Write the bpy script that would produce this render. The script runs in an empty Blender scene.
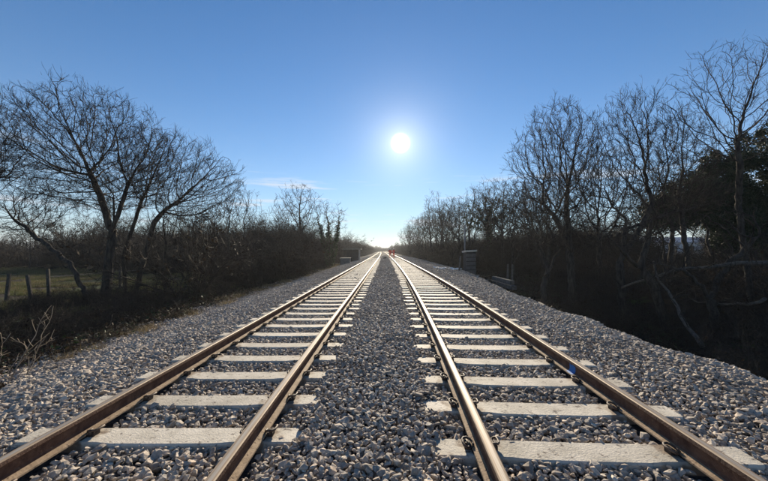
import bpy, bmesh, math, random
import numpy as np
from mathutils import Vector, Matrix, Euler

R = math.radians
scene = bpy.context.scene
COL = scene.collection

# ------------------------------------------------------------------ camera
F, CX, CY, CAMZ = 318.0, 384.0, 240.5, 1.40          # focal length in photo pixels, eye 1.4 m over the left railhead
PITCH = math.atan(9.5 / F)
cam_d = bpy.data.cameras.new("camera")
cam_d.sensor_width = 36.0
cam_d.lens = F / 768.0 * 36.0
cam_d.clip_start = 0.05
cam_d.clip_end = 6000.0
cam = bpy.data.objects.new("camera", cam_d)
COL.objects.link(cam)
cam.location = (0, 0, CAMZ)
cam.rotation_euler = (math.pi / 2 + PITCH, 0, 0)
scene.camera = cam

# ------------------------------------------------------------------ sky and sun
SUN_EL, SUN_AZ = R(18.7), R(3.0)                       # azimuth clockwise from +Y
SUN_DIR = Vector((math.sin(SUN_AZ) * math.cos(SUN_EL), math.cos(SUN_AZ) * math.cos(SUN_EL), math.sin(SUN_EL)))
world = bpy.data.worlds.new("World")
scene.world = world
world.use_nodes = True
wt = world.node_tree
for n in list(wt.nodes):
    wt.nodes.remove(n)


def W(kind, **kw):
    n = wt.nodes.new(kind)
    for k, v in kw.items():
        setattr(n, k, v)
    return n


def wmath(op, a, b=None, clamp=False):
    n = W("ShaderNodeMath", operation=op, use_clamp=clamp)
    for i, v in enumerate((a, b)):
        if v is None:
            continue
        if isinstance(v, (int, float)):
            n.inputs[i].default_value = v
        else:
            wt.links.new(v, n.inputs[i])
    return n.outputs[0]


sky = W("ShaderNodeTexSky", sky_type='NISHITA')
sky.sun_disc = False
sky.sun_elevation = SUN_EL
sky.sun_rotation = SUN_AZ
sky.altitude = 0
sky.air_density = 1.0
sky.dust_density = 0.0
sky.ozone_density = 3.0
bg_sky = W("ShaderNodeBackground")
bg_sky.inputs[1].default_value = 0.058
tc = W("ShaderNodeTexCoord")
nrm = W("ShaderNodeVectorMath", operation='NORMALIZE')
wt.links.new(tc.outputs["Generated"], nrm.inputs[0])
sep = W("ShaderNodeSeparateXYZ")
wt.links.new(nrm.outputs[0], sep.inputs[0])
tint = W("ShaderNodeMix", data_type='RGBA', blend_type='MULTIPLY')
tint.inputs[0].default_value = 1.0
wt.links.new(sky.outputs[0], tint.inputs[6])
tint.inputs[7].default_value = (0.56, 1.0, 1.30, 1)
# pale mist low over the horizon, the same all round
mist = W("ShaderNodeMix", data_type='RGBA')
wt.links.new(wmath('MULTIPLY', wmath('EXPONENT', wmath('MULTIPLY', wmath('MAXIMUM', sep.outputs[2], 0.0), -1.0 / 0.16)), 0.88), mist.inputs[0])
wt.links.new(tint.outputs[2], mist.inputs[6])
mist.inputs[7].default_value = (7.4, 7.9, 8.0, 1)
wt.links.new(mist.outputs[2], bg_sky.inputs[0])
dot = W("ShaderNodeVectorMath", operation='DOT_PRODUCT')
wt.links.new(nrm.outputs[0], dot.inputs[0])
dot.inputs[1].default_value = SUN_DIR
ang = wmath('ARCCOSINE', wmath('MINIMUM', dot.outputs["Value"], 0.999999))
# the sun's disc as the air spreads it, with its aureole
g_disc = W("ShaderNodeMapRange", interpolation_type='SMOOTHSTEP')
wt.links.new(ang, g_disc.inputs[0])
g_disc.inputs[1].default_value = R(1.9)
g_disc.inputs[2].default_value = R(0.3)
g_disc.inputs[3].default_value = 0.0
g_disc.inputs[4].default_value = 1.6
g1 = wmath('MULTIPLY', wmath('EXPONENT', wmath('MULTIPLY', ang, -1.0 / R(3.0))), 0.50)
g2 = wmath('MULTIPLY', wmath('EXPONENT', wmath('MULTIPLY', ang, -1.0 / R(11.0))), 0.06)
glow = wmath('ADD', wmath('ADD', g1, g2), g_disc.outputs[0])
bg_sun = W("ShaderNodeBackground")
bg_sun.inputs[0].default_value = (1.0, 0.93, 0.76, 1)
wt.links.new(glow, bg_sun.inputs[1])
# thin streaks of low cloud
az = wmath('ARCTAN2', sep.outputs[0], sep.outputs[1])
CLOUD_SEED = 1.3
cv = W("ShaderNodeCombineXYZ")
wt.links.new(wmath('MULTIPLY', wmath('SUBTRACT', az, 0.15), 3.2), cv.inputs[0])
wt.links.new(wmath('MULTIPLY', sep.outputs[2], 42.0), cv.inputs[1])
cv.inputs[2].default_value = CLOUD_SEED
cn = W("ShaderNodeTexNoise")
cn.inputs["Scale"].default_value = 1.0
cn.inputs["Detail"].default_value = 6.0
cn.inputs["Roughness"].default_value = 0.6
wt.links.new(cv.outputs[0], cn.inputs["Vector"])
cm = W("ShaderNodeMapRange", interpolation_type='SMOOTHSTEP')
wt.links.new(cn.outputs["Fac"], cm.inputs[0])
cm.inputs[1].default_value = 0.54
cm.inputs[2].default_value = 0.70
cband = W("ShaderNodeMapRange", interpolation_type='SMOOTHSTEP')
wt.links.new(sep.outputs[2], cband.inputs[0])
cband.inputs[1].default_value = 0.27
cband.inputs[2].default_value = 0.16
cfac = wmath('MULTIPLY', wmath('MULTIPLY', cm.outputs[0], cband.outputs[0]), wmath('MULTIPLY', wmath('GREATER_THAN', sep.outputs[2], 0.0), 0.85))
bg_cloud = W("ShaderNodeBackground")
bg_cloud.inputs[0].default_value = (0.78, 0.84, 0.92, 1)
bg_cloud.inputs[1].default_value = 0.56
mixc = W("ShaderNodeMixShader")
wt.links.new(cfac, mixc.inputs[0])
wt.links.new(bg_sky.outputs[0], mixc.inputs[1])
wt.links.new(bg_cloud.outputs[0], mixc.inputs[2])
addw = W("ShaderNodeAddShader")
wt.links.new(mixc.outputs[0], addw.inputs[0])
wt.links.new(bg_sun.outputs[0], addw.inputs[1])
wo = W("ShaderNodeOutputWorld")
wt.links.new(addw.outputs[0], wo.inputs[0])

sun_d = bpy.data.lights.new("sun", 'SUN')
sun_d.energy = 5.0
sun_d.angle = R(0.5)
sun_d.color = (1.0, 0.87, 0.67)
sun = bpy.data.objects.new("sun", sun_d)
COL.objects.link(sun)
sun.rotation_euler = SUN_DIR.to_track_quat('Z', 'Y').to_euler()

scene.view_settings.view_transform = 'Standard'
scene.view_settings.look = 'None'
scene.view_settings.exposure = 0.8
scene.view_settings.gamma = 1.0
scene.view_settings.use_curve_mapping = False
scene.cycles.use_denoising = True
scene.cycles.max_bounces = 6
scene.cycles.diffuse_bounces = 2
scene.cycles.glossy_bounces = 2
scene.cycles.transparent_max_bounces = 8

rng = np.random.default_rng(7)


# ------------------------------------------------------------------ helpers
def at(px, py, y):
    """a photo pixel as a point at depth y (metres along the track)"""
    u, v = (px - CX) / F, (CY - py) / F
    c, s = math.cos(PITCH), math.sin(PITCH)
    dy, dz = c - v * s, s + v * c
    k = y / dy
    return Vector((u * k, y, CAMZ + dz * k))


def tag(o, label=None, cat=None, group=None, kind=None):
    if label:
        o["label"] = label
    if cat:
        o["category"] = cat
    if group:
        o["group"] = group
    if kind:
        o["kind"] = kind
    return o


def link(o, parent=None):
    COL.objects.link(o)
    if parent is not None:
        o.parent = parent
    return o


def empty(name, loc=(0, 0, 0), rz=0.0):
    o = bpy.data.objects.new(name, None)
    o.empty_display_size = 0.2
    o.location = loc
    o.rotation_euler = (0, 0, rz)
    return link(o)


def mesh_np(name, verts, faces, mat=None, smooth=False):
    me = bpy.data.meshes.new(name)
    me.from_pydata(np.asarray(verts, float).tolist() if not isinstance(verts, list) else verts, [],
                   faces.tolist() if isinstance(faces, np.ndarray) else faces)
    if mat:
        me.materials.append(mat)
    if smooth:
        me.polygons.foreach_set("use_smooth", np.ones(len(me.polygons), bool))
    me.update()
    return me


def obj(name, me, parent=None, loc=(0, 0, 0), rot=(0, 0, 0), scale=None):
    o = bpy.data.objects.new(name, me)
    o.location = loc
    o.rotation_euler = rot
    if scale:
        o.scale = scale
    return link(o, parent)


def copy_tree(o, parent=None):
    c = o.copy()
    COL.objects.link(c)
    c.parent = parent
    for ch in o.children:
        copy_tree(ch, c)
    return c


class MB:
    """collects boxes, tubes and prisms into one mesh"""
    def __init__(s):
        s.v, s.f, s.m = [], [], []

    def add(s, v, f, m=0):
        b = len(s.v)
        s.v += [tuple(p) for p in v]
        s.f += [tuple(i + b for i in q) for q in f]
        s.m += [m] * len(f)

    def box(s, c, size, rot=(0, 0, 0), bev=0.0, m=0, taper=1.0):
        bm = bmesh.new()
        bmesh.ops.create_cube(bm, size=1.0)
        for v in bm.verts:
            k = taper if v.co.z > 0 else 1.0
            v.co = Vector((v.co.x * size[0] * k, v.co.y * size[1] * k, v.co.z * size[2]))
        if bev:
            bmesh.ops.bevel(bm, geom=bm.edges[:], offset=bev, segments=2, affect='EDGES', profile=0.6)
        M = Matrix.Translation(c) @ Euler(rot).to_matrix().to_4x4()
        bm.transform(M)
        bm.verts.index_update()
        s.add([v.co[:] for v in bm.verts], [[v.index for v in f.verts] for f in bm.faces], m)
        bm.free()

    def tube(s, pts, rad, n=8, m=0, cap=True):
        pts = [Vector(p) for p in pts]
        if not hasattr(rad, "__len__"):
            rad = [rad] * len(pts)
        v, f = [], []
        ref = None
        for i, p in enumerate(pts):
            t = (pts[min(i + 1, len(pts) - 1)] - pts[max(i - 1, 0)]).normalized()
            if ref is None:
                ref = Vector((0, 0, 1)) if abs(t.z) < 0.9 else Vector((1, 0, 0))
            a = t.cross(ref).normalized()
            b = t.cross(a).normalized()
            ref = -b if (-b).dot(ref) > 0 else b
            for k in range(n):
                w = 2 * math.pi * k / n
                v.append(p + (a * math.cos(w) + b * math.sin(w)) * rad[i])
        for i in range(len(pts) - 1):
            for k in range(n):
                f.append((i * n + k, i * n + (k + 1) % n, (i + 1) * n + (k + 1) % n, (i + 1) * n + k))
        if cap:
            f.append(tuple(range(n))[::-1])
            f.append(tuple((len(pts) - 1) * n + k for k in range(n)))
        s.add(v, f, m)

    def mesh(s, name, mats, smooth=False):
        me = bpy.data.meshes.new(name)
        me.from_pydata(s.v, [], s.f)
        for mt in (mats if isinstance(mats, (list, tuple)) else [mats]):
            me.materials.append(mt)
        me.polygons.foreach_set("material_index", s.m)
        if smooth:
            me.polygons.foreach_set("use_smooth", [True] * len(s.f))
        me.update()
        return me

    def build(s, name, mats, parent=None, loc=(0, 0, 0), rot=(0, 0, 0), smooth=False):
        return obj(name, s.mesh(name, mats, smooth), parent, loc, rot)


# ------------------------------------------------------------------ materials
def material(name, c1, c2=None, scale=4.0, rough=0.8, detail=5.0, bump=0.0, bump_scale=None, spec=0.3,
             c3=None, scale3=20.0, t3=(0.55, 0.7), coords="Object", stretch=None, metallic=0.0, rnd=0.0):
    m = bpy.data.materials.new(name)
    m.use_nodes = True
    t = m.node_tree
    p = t.nodes["Principled BSDF"]
    p.inputs["Roughness"].default_value = rough
    p.inputs["Specular IOR Level"].default_value = spec
    p.inputs["Metallic"].default_value = metallic
    co = t.nodes.new("ShaderNodeTexCoord").outputs[coords]
    if stretch:
        mp = t.nodes.new("ShaderNodeMapping")
        mp.inputs["Scale"].default_value = stretch
        t.links.new(co, mp.inputs[0])
        co = mp.outputs[0]

    def noise(sc, dt=detail):
        n = t.nodes.new("ShaderNodeTexNoise")
        n.inputs["Scale"].default_value = sc
        n.inputs["Detail"].default_value = dt
        n.inputs["Roughness"].default_value = 0.62
        t.links.new(co, n.inputs["Vector"])
        return n.outputs["Fac"]

    def mix(fac, a, b):
        n = t.nodes.new("ShaderNodeMix")
        n.data_type = 'RGBA'
        t.links.new(fac, n.inputs[0])
        for i, q in ((6, a), (7, b)):
            if isinstance(q, tuple):
                n.inputs[i].default_value = (*q, 1)
            else:
                t.links.new(q, n.inputs[i])
        return n.outputs[2]

    def ramp(fac, lo, hi):
        n = t.nodes.new("ShaderNodeMapRange")
        n.interpolation_type = 'SMOOTHSTEP'
        t.links.new(fac, n.inputs[0])
        n.inputs[1].default_value = lo
        n.inputs[2].default_value = hi
        return n.outputs[0]

    if rnd:                                   # no two pieces carry the same stains
        oi0 = t.nodes.new("ShaderNodeObjectInfo")
        sc0 = t.nodes.new("ShaderNodeMath")
        sc0.operation = 'MULTIPLY'
        sc0.inputs[1].default_value = 57.0
        t.links.new(oi0.outputs["Random"], sc0.inputs[0])
        ad0 = t.nodes.new("ShaderNodeVectorMath")
        t.links.new(co, ad0.inputs[0])
        t.links.new(sc0.outputs[0], ad0.inputs[1])
        co = ad0.outputs[0]
    col = None
    if c2 is not None:
        col = mix(ramp(noise(scale), 0.34, 0.66), tuple(c1), tuple(c2))
    if c3 is not None:
        col = mix(ramp(noise(scale3), *t3), col if col is not None else tuple(c1), tuple(c3))
    if rnd:
        oi = t.nodes.new("ShaderNodeObjectInfo")
        hs = t.nodes.new("ShaderNodeHueSaturation")
        mr = t.nodes.new("ShaderNodeMapRange")
        t.links.new(oi.outputs["Random"], mr.inputs[0])
        mr.inputs[3].default_value = 1.0 - rnd
        mr.inputs[4].default_value = 1.0 + rnd
        t.links.new(mr.outputs[0], hs.inputs["Value"])
        if col is None:
            hs.inputs["Color"].default_value = (*c1, 1)
        else:
            t.links.new(col, hs.inputs["Color"])
        col = hs.outputs[0]
    if col is None:
        p.inputs["Base Color"].default_value = (*c1, 1)
    else:
        t.links.new(col, p.inputs["Base Color"])
    if bump:
        b = t.nodes.new("ShaderNodeBump")
        b.inputs["Strength"].default_value = bump
        b.inputs["Distance"].default_value = 0.02
        t.links.new(noise(bump_scale or scale * 4, 8.0), b.inputs["Height"])
        t.links.new(b.outputs[0], p.inputs["Normal"])
    return m


M = {}
M["soil"] = material("soil", (0.022, 0.017, 0.012), (0.048, 0.036, 0.024), 0.7, 0.95, bump=0.8, bump_scale=9, spec=0.1,
                     c3=(0.05, 0.07, 0.02), scale3=0.35, t3=(0.5, 0.62))
M["bed"] = material("trackbed", (0.035, 0.032, 0.032), (0.11, 0.10, 0.095), 22, 1.0, bump=1.0, bump_scale=28, spec=0.03)
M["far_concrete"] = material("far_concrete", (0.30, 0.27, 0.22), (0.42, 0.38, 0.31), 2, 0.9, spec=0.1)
M["concrete"] = material("concrete", (0.45, 0.40, 0.32), (0.64, 0.575, 0.475), 3.2, 0.75, bump=0.35, bump_scale=55, spec=0.3,
                         c3=(0.15, 0.12, 0.10), scale3=17, t3=(0.57, 0.68), rnd=0.10)
# brake dust and rust on the sleeper tops round the rail seats
t = M["concrete"].node_tree
p = t.nodes["Principled BSDF"]
src_ = p.inputs["Base Color"].links[0].from_socket
tcq = t.nodes.new("ShaderNodeTexCoord")
sx = t.nodes.new("ShaderNodeSeparateXYZ")
t.links.new(tcq.outputs["Object"], sx.inputs[0])


def cmath(op, a_, b_=None):
    n_ = t.nodes.new("ShaderNodeMath")
    n_.operation = op
    for i_, v_ in enumerate((a_, b_)):
        if v_ is None:
            continue
        if isinstance(v_, (int, float)):
            n_.inputs[i_].default_value = v_
        else:
            t.links.new(v_, n_.inputs[i_])
    return n_.outputs[0]


seat = cmath('ABSOLUTE', cmath('SUBTRACT', cmath('ABSOLUTE', sx.outputs[0]), 0.7525))
nq = t.nodes.new("ShaderNodeTexNoise")
nq.inputs["Scale"].default_value = 9.0
nq.inputs["Detail"].default_value = 6.0
oiq = t.nodes.new("ShaderNodeObjectInfo")
vq = t.nodes.new("ShaderNodeVectorMath")
t.links.new(tcq.outputs["Object"], vq.inputs[0])
t.links.new(cmath('MULTIPLY', oiq.outputs["Random"], 91.0), vq.inputs[1])
t.links.new(vq.outputs[0], nq.inputs["Vector"])
mq = t.nodes.new("ShaderNodeMapRange")
mq.interpolation_type = 'SMOOTHSTEP'
t.links.new(cmath('ADD', seat, cmath('MULTIPLY', cmath('SUBTRACT', nq.outputs["Fac"], 0.5), 0.75)), mq.inputs[0])
mq.inputs[1].default_value, mq.inputs[2].default_value = 0.20, 0.05
mq.inputs[3].default_value, mq.inputs[4].default_value = 0.0, 0.8
mxq = t.nodes.new("ShaderNodeMix")
mxq.data_type = 'RGBA'
t.links.new(mq.outputs[0], mxq.inputs[0])
t.links.new(src_, mxq.inputs[6])
mxq.inputs[7].default_value = (0.19, 0.125, 0.08, 1)
t.links.new(mxq.outputs[2], p.inputs["Base Color"])
M["rail_top"] = material("worn_steel", (0.23, 0.165, 0.11), (0.34, 0.265, 0.19), 6, 0.6, spec=0.3, stretch=(14, 0.35, 4), metallic=0.2, c3=(0.17, 0.10, 0.06), scale3=11, t3=(0.52, 0.7))
M["rail_band"] = material("running_band", (0.30, 0.25, 0.20), (0.42, 0.37, 0.31), 6, 0.5, spec=0.3, stretch=(20, 0.25, 4), metallic=0.35)
M["rail_rust"] = material("rail_rust", (0.085, 0.042, 0.029), (0.165, 0.09, 0.058), 9, 0.85, bump=0.6, bump_scale=60, spec=0.25, c3=(0.26, 0.15, 0.085), scale3=30, t3=(0.6, 0.75))
M["rail_foot"] = material("rail_dust", (0.24, 0.165, 0.10), (0.36, 0.26, 0.17), 12, 0.8, bump=0.3, bump_scale=70, spec=0.25,
                          c3=(0.09, 0.045, 0.03), scale3=38, t3=(0.56, 0.68))
M["clip"] = material("clip_steel", (0.05, 0.034, 0.027), (0.14, 0.09, 0.06), 40, 0.6, spec=0.4)
M["iron"] = material("cast_iron", (0.025, 0.02, 0.018), (0.06, 0.04, 0.03), 40, 0.7, spec=0.4)
M["blue"] = material("blue_paint", (0.02, 0.13, 0.42), (0.04, 0.20, 0.50), 30, 0.6)
M["bark"] = material("bark", (0.032, 0.027, 0.023), (0.085, 0.071, 0.058), 3, 0.9, bump=0.8, bump_scale=14, spec=0.15, stretch=(4, 4, 1))
M["twig"] = material("twig_bark", (0.030, 0.024, 0.019), (0.058, 0.045, 0.035), 2, 0.85, spec=0.2)
M["dead_wood_lit"] = material("dead_wood_lit", (0.075, 0.062, 0.05), (0.15, 0.125, 0.10), 4, 0.85, bump=0.5, bump_scale=20, stretch=(3, 3, 3))  # fallen limbs: wood paler than bark, standing in for light falling on them
M["timber"] = material("grey_timber", (0.085, 0.077, 0.068), (0.16, 0.147, 0.13), 6, 0.9, bump=0.5, bump_scale=30)
M["dark_grey"] = material("dark_grey_paint", (0.075, 0.077, 0.08), (0.11, 0.113, 0.117), 5, 0.6, c3=(0.05, 0.045, 0.04), scale3=9)
M["pale_twig"] = material("pale_bark", (0.24, 0.19, 0.14), (0.34, 0.28, 0.21), 6, 0.85, spec=0.2)


def leaf_material(name, c1, c2, trans=0.25, rough=0.6):
    m = material(name, c1, c2, 3.0, rough, spec=0.25)
    t = m.node_tree
    p = t.nodes["Principled BSDF"]
    tr = t.nodes.new("ShaderNodeBsdfTranslucent")
    col = p.inputs["Base Color"].links[0].from_socket
    t.links.new(col, tr.inputs[0])
    mx = t.nodes.new("ShaderNodeMixShader")
    mx.inputs[0].default_value = trans
    t.links.new(p.outputs[0], mx.inputs[1])
    t.links.new(tr.outputs[0], mx.inputs[2])
    t.links.new(mx.outputs[0], t.nodes["Material Output"].inputs[0])
    return m


M["evergreen"] = leaf_material("evergreen_leaf", (0.018, 0.030, 0.010), (0.035, 0.050, 0.018), 0.10)
M["ivy"] = leaf_material("ivy_leaf", (0.022, 0.040, 0.013), (0.045, 0.065, 0.022), 0.15)
M["dead_leaf"] = leaf_material("dead_leaf", (0.024, 0.016, 0.010), (0.052, 0.034, 0.019), 0.2, 0.85)
M["grass"] = leaf_material("grass_blade", (0.075, 0.088, 0.028), (0.14, 0.14, 0.055), 0.35, 0.6)
M["dry_grass"] = leaf_material("dry_grass_blade", (0.16, 0.12, 0.06), (0.26, 0.20, 0.11), 0.3, 0.8)
M["post"] = material("weathered_wood", (0.04, 0.034, 0.028), (0.09, 0.078, 0.066), 6, 0.9, bump=0.5, bump_scale=30, stretch=(6, 6, 1))
M["grey_paint"] = material("grey_paint", (0.16, 0.165, 0.17), (0.21, 0.215, 0.22), 5, 0.6, c3=(0.09, 0.08, 0.07), scale3=9)
M["dark_gap"] = material("dark_metal", (0.025, 0.025, 0.027), (0.04, 0.04, 0.042), 6, 0.7)
M["pale_lid"] = material("pale_board", (0.60, 0.55, 0.45), (0.72, 0.66, 0.55), 8, 0.8)
M["hut_wall"] = material("old_brick_render", (0.025, 0.023, 0.024), (0.05, 0.046, 0.046), 2, 0.9, bump=0.4)
M["hut_roof"] = material("mossy_concrete", (0.15, 0.15, 0.12), (0.24, 0.23, 0.19), 3, 0.9, bump=0.4)
M["white_wall"] = material("white_cladding", (0.74, 0.75, 0.77), (0.80, 0.80, 0.82), 1.5, 0.7)
M["slate"] = material("grey_roofing", (0.30, 0.31, 0.34), (0.40, 0.41, 0.44), 2, 0.6)
M["glass"] = material("window_glass", (0.03, 0.035, 0.04), (0.05, 0.055, 0.06), 1, 0.08, spec=0.6)
M["pipe"] = material("black_plastic", (0.012, 0.012, 0.014), (0.022, 0.022, 0.025), 8, 0.8, spec=0.15)
M["chalk"] = material("white_rubble", (0.76, 0.74, 0.70), (0.84, 0.82, 0.78), 9, 0.85, bump=0.5, bump_scale=20)
M["orange"] = material("orange_cloth", (0.72, 0.085, 0.03), (0.62, 0.06, 0.025), 8, 0.75)
M["skin"] = material("skin", (0.42, 0.24, 0.17), (0.46, 0.27, 0.19), 8, 0.6)
M["white_plastic"] = material("white_plastic", (0.78, 0.78, 0.76), (0.82, 0.82, 0.8), 8, 0.4)
M["reflective"] = material("reflective_tape", (0.55, 0.56, 0.55), (0.65, 0.66, 0.65), 20, 0.4)
M["wire"] = material("galvanised_wire", (0.16, 0.15, 0.14), (0.22, 0.21, 0.2), 20, 0.6, metallic=0.5)

# stones: every stone its own tint
M["stone"] = bpy.data.materials.new("ballast_stone")
M["stone"].use_nodes = True
t = M["stone"].node_tree
p = t.nodes["Principled BSDF"]
p.inputs["Roughness"].default_value = 0.8
p.inputs["Specular IOR Level"].default_value = 0.25
oi = t.nodes.new("ShaderNodeObjectInfo")
cr = t.nodes.new("ShaderNodeValToRGB")
els = cr.color_ramp.elements
els[0].position, els[0].color = 0.0, (0.19, 0.165, 0.14, 1)
els[1].position, els[1].color = 1.0, (0.62, 0.53, 0.42, 1)
for pos, c in ((0.15, (0.27, 0.235, 0.20)), (0.35, (0.36, 0.30, 0.245)), (0.5, (0.30, 0.27, 0.235)), (0.65, (0.43, 0.35, 0.275)),
               (0.8, (0.37, 0.33, 0.28)), (0.9, (0.48, 0.375, 0.29))):
    e = els.new(pos)
    e.color = (*c, 1)
t.links.new(oi.outputs["Random"], cr.inputs[0])
tcs = t.nodes.new("ShaderNodeTexCoord")
nz = t.nodes.new("ShaderNodeTexNoise")
nz.inputs["Scale"].default_value = 2.2
nz.inputs["Detail"].default_value = 6
t.links.new(tcs.outputs["Object"], nz.inputs["Vector"])
mr = t.nodes.new("ShaderNodeMapRange")
t.links.new(nz.outputs["Fac"], mr.inputs[0])
mr.inputs[1].default_value, mr.inputs[2].default_value = 0.3, 0.7
mr.inputs[3].default_value, mr.inputs[4].default_value = 0.8, 1.4
hs = t.nodes.new("ShaderNodeHueSaturation")
t.links.new(mr.outputs[0], hs.inputs["Value"])
t.links.new(cr.outputs[0], hs.inputs["Color"])
ge = t.nodes.new("ShaderNodeNewGeometry")
dn = t.nodes.new("ShaderNodeTexNoise")
dn.inputs["Scale"].default_value = 0.9
dn.inputs["Detail"].default_value = 5
dn.inputs["Roughness"].default_value = 0.65
t.links.new(ge.outputs["Position"], dn.inputs["Vector"])
dm_ = t.nodes.new("ShaderNodeMapRange")
dm_.interpolation_type = 'SMOOTHSTEP'
t.links.new(dn.outputs["Fac"], dm_.inputs[0])
dm_.inputs[1].default_value, dm_.inputs[2].default_value = 0.46, 0.68
dm_.inputs[3].default_value, dm_.inputs[4].default_value = 0.0, 0.55
dx_ = t.nodes.new("ShaderNodeMix")
dx_.data_type = 'RGBA'
t.links.new(dm_.outputs[0], dx_.inputs[0])
t.links.new(hs.outputs[0], dx_.inputs[6])
dx_.inputs[7].default_value = (0.19, 0.145, 0.11, 1)
t.links.new(dx_.outputs[2], p.inputs["Base Color"])
bp = t.nodes.new("ShaderNodeBump")
bp.inputs["Strength"].default_value = 0.5
bp.inputs["Distance"].default_value = 0.01
t.links.new(nz.outputs["Fac"], bp.inputs["Height"])
t.links.new(bp.outputs[0], p.inputs["Normal"])


# ------------------------------------------------------------------ lie of the land
def sstep(a, b, x):
    q = np.clip((np.asarray(x, float) - a) / (b - a), 0, 1)
    return q * q * (3 - 2 * q)


def bend(y):                                  # the whole line swings gently left in the distance
    return -0.00003 * np.maximum(np.asarray(y, float) - 30.0, 0.0) ** 2


def left_x(y):                                # centre line of the left-hand track
    return -1.815 + 0.0035 * np.maximum(np.asarray(y, float) - 8.0, 0) * np.exp(-np.maximum(np.asarray(y, float) - 8, 0) / 60.0) + bend(y)


def right_x(y):                               # centre line of the right-hand track
    y = np.asarray(y, float)
    return 0.60 + 0.7525 + 0.76 * (1 - np.exp(-y / 12.0)) + bend(y)


LZ, RZ = 0.0, 0.05                            # railhead heights
SLP = 0.172                                   # railhead to sleeper top

_k = rng.uniform(-1, 1, (14, 2)) * 2.2
_ph = rng.uniform(0, 6.28, 14)


def lumps(x, y):
    s = 0
    for (a, b), p in zip(_k, _ph):
        s = s + np.sin(a * x + b * y + p)
    return s / 14.0


def crest_r(y):
    return 4.35 + 1.5 * sstep(9, 26, y) + bend(y) + 0.09 * np.sin(np.asarray(y) * 1.9) + 0.07 * np.sin(np.asarray(y) * 4.3 + 1)


def bed_z(x, y):
    """finished ballast surface"""
    x, y = np.asarray(x, float), np.asarray(y, float)
    lx, rx = left_x(y), right_x(y)
    zl, zr = LZ - SLP - 0.035, RZ - SLP - 0.035
    mid = (lx + rx) / 2
    z = zl + (zr - zl) * sstep(-0.6, 0.6, x - mid)
    z = z + 0.085 * sstep(0.85, 0.35, np.abs(x - mid))                     # the heap between the tracks
    z = z - 0.46 * sstep(-3.45, -6.5, x - bend(y)) - 0.03 * sstep(-2.9, -3.4, x - bend(y))
    cr_ = crest_r(y)
    dep = 1.5 - 1.15 * sstep(10, 26, y)
    z = z - dep * sstep(cr_, cr_ + 0.6 + 1.1 * dep, x) + 0.03 * sstep(2.8, 3.6, x) * sstep(4.6, 4.0, x)
    return z + 0.022 * lumps(x * 1.2, y * 1.2)


def land_z(x, y):
    x, y = np.asarray(x, float), np.asarray(y, float)
    b = bend(y)
    zl = -0.95 + 0.28 * sstep(-7.5, -10.5, x - b) + 0.10 * lumps(x * 0.35, y * 0.35)
    dep = 1.5 - 1.15 * sstep(10, 26, y)
    zr = -0.10 - dep + 0.35 * sstep(9, 16, x) + 0.10 * lumps(x * 0.35 + 4, y * 0.35)
    z = np.where(x < 0, zl, zr)
    under = sstep(-7.4, -6.4, x - b) * sstep(crest_r(y) + 2.4, crest_r(y) + 1.4, x)
    z = z * (1 - under) + (-0.95 - np.where(x > 0, 0.9, 0.0) * sstep(2, 4, x)) * under
    far = sstep(160, 900, np.hypot(x, y))
    return z + far * 4.0 * (1 + lumps(x * 0.006, y * 0.006)) * 0.8


def grid_mesh(name, xs, ys, fn, mat):
    X, Y = np.meshgrid(xs, ys)
    Z = fn(X, Y)
    nx, ny = len(xs), len(ys)
    v = np.stack([X, Y, Z], -1).reshape(-1, 3)
    i = np.arange(nx * ny).reshape(ny, nx)
    f = np.stack([i[:-1, :-1], i[:-1, 1:], i[1:, 1:], i[1:, :-1]], -1).reshape(-1, 4)
    return mesh_np(name, v, f, mat, True)


gx = np.unique(np.round(np.concatenate([np.linspace(-1500, -120, 16), np.linspace(-120, -30, 24), np.linspace(-30, 30, 121),
                                        np.linspace(30, 120, 24), np.linspace(120, 1500, 16)]), 3))
gy = np.unique(np.round(np.concatenate([np.linspace(-300, -20, 10), np.linspace(-20, 60, 150), np.linspace(60, 220, 60),
                                        np.linspace(220, 2500, 24)]), 3))
ground = obj("ground", grid_mesh("ground", gx, gy, land_z, M["soil"]))
tag(ground, kind="structure")

bx = np.linspace(0, 1, 110)
by = np.unique(np.round(np.concatenate([np.linspace(-4, 20, 160), np.linspace(20, 70, 100), np.linspace(70, 340, 90)]), 3))
Ub, Yb = np.meshgrid(bx, by)
Xb = (-6.9 + bend(Yb)) * (1 - Ub) + (crest_r(Yb) + 2.3) * Ub
Zb = bed_z(Xb, Yb) - 0.04
ib = np.arange(Xb.size).reshape(Xb.shape)
bed = obj("trackbed", mesh_np("trackbed", np.stack([Xb, Yb, Zb], -1).reshape(-1, 3),
                              np.stack([ib[:-1, :-1], ib[:-1, 1:], ib[1:, 1:], ib[1:, :-1]], -1).reshape(-1, 4), M["bed"], True))
tag(bed, kind="structure")

# ------------------------------------------------------------------ rails
PROF = [(-0.036, 0.0), (0.036, 0.0), (0.036, -0.034), (0.028, -0.042), (0.011, -0.052), (0.010, -0.115), (0.020, -0.136),
        (0.068, -0.148), (0.070, -0.159), (-0.070, -0.159), (-0.068, -0.148), (-0.020, -0.136), (-0.010, -0.115), (-0.011, -0.052),
        (-0.028, -0.042), (-0.036, -0.034)]
PROF = [(-0.026, 0.0), (-0.012, 0.0008), (0.014, 0.0008), (0.026, 0.0), (0.034, -0.006)] + PROF[2:] + [(-0.034, -0.006)]


def rail_mat(i):
    a, b = PROF[i], PROF[(i + 1) % len(PROF)]
    mx = (a[1] + b[1]) / 2
    if mx > 0.0006:
        return 3
    if mx > -0.01:
        return 0
    if -0.149 < mx < -0.137 or mx < -0.15:
        return 2
    return 1


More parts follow.
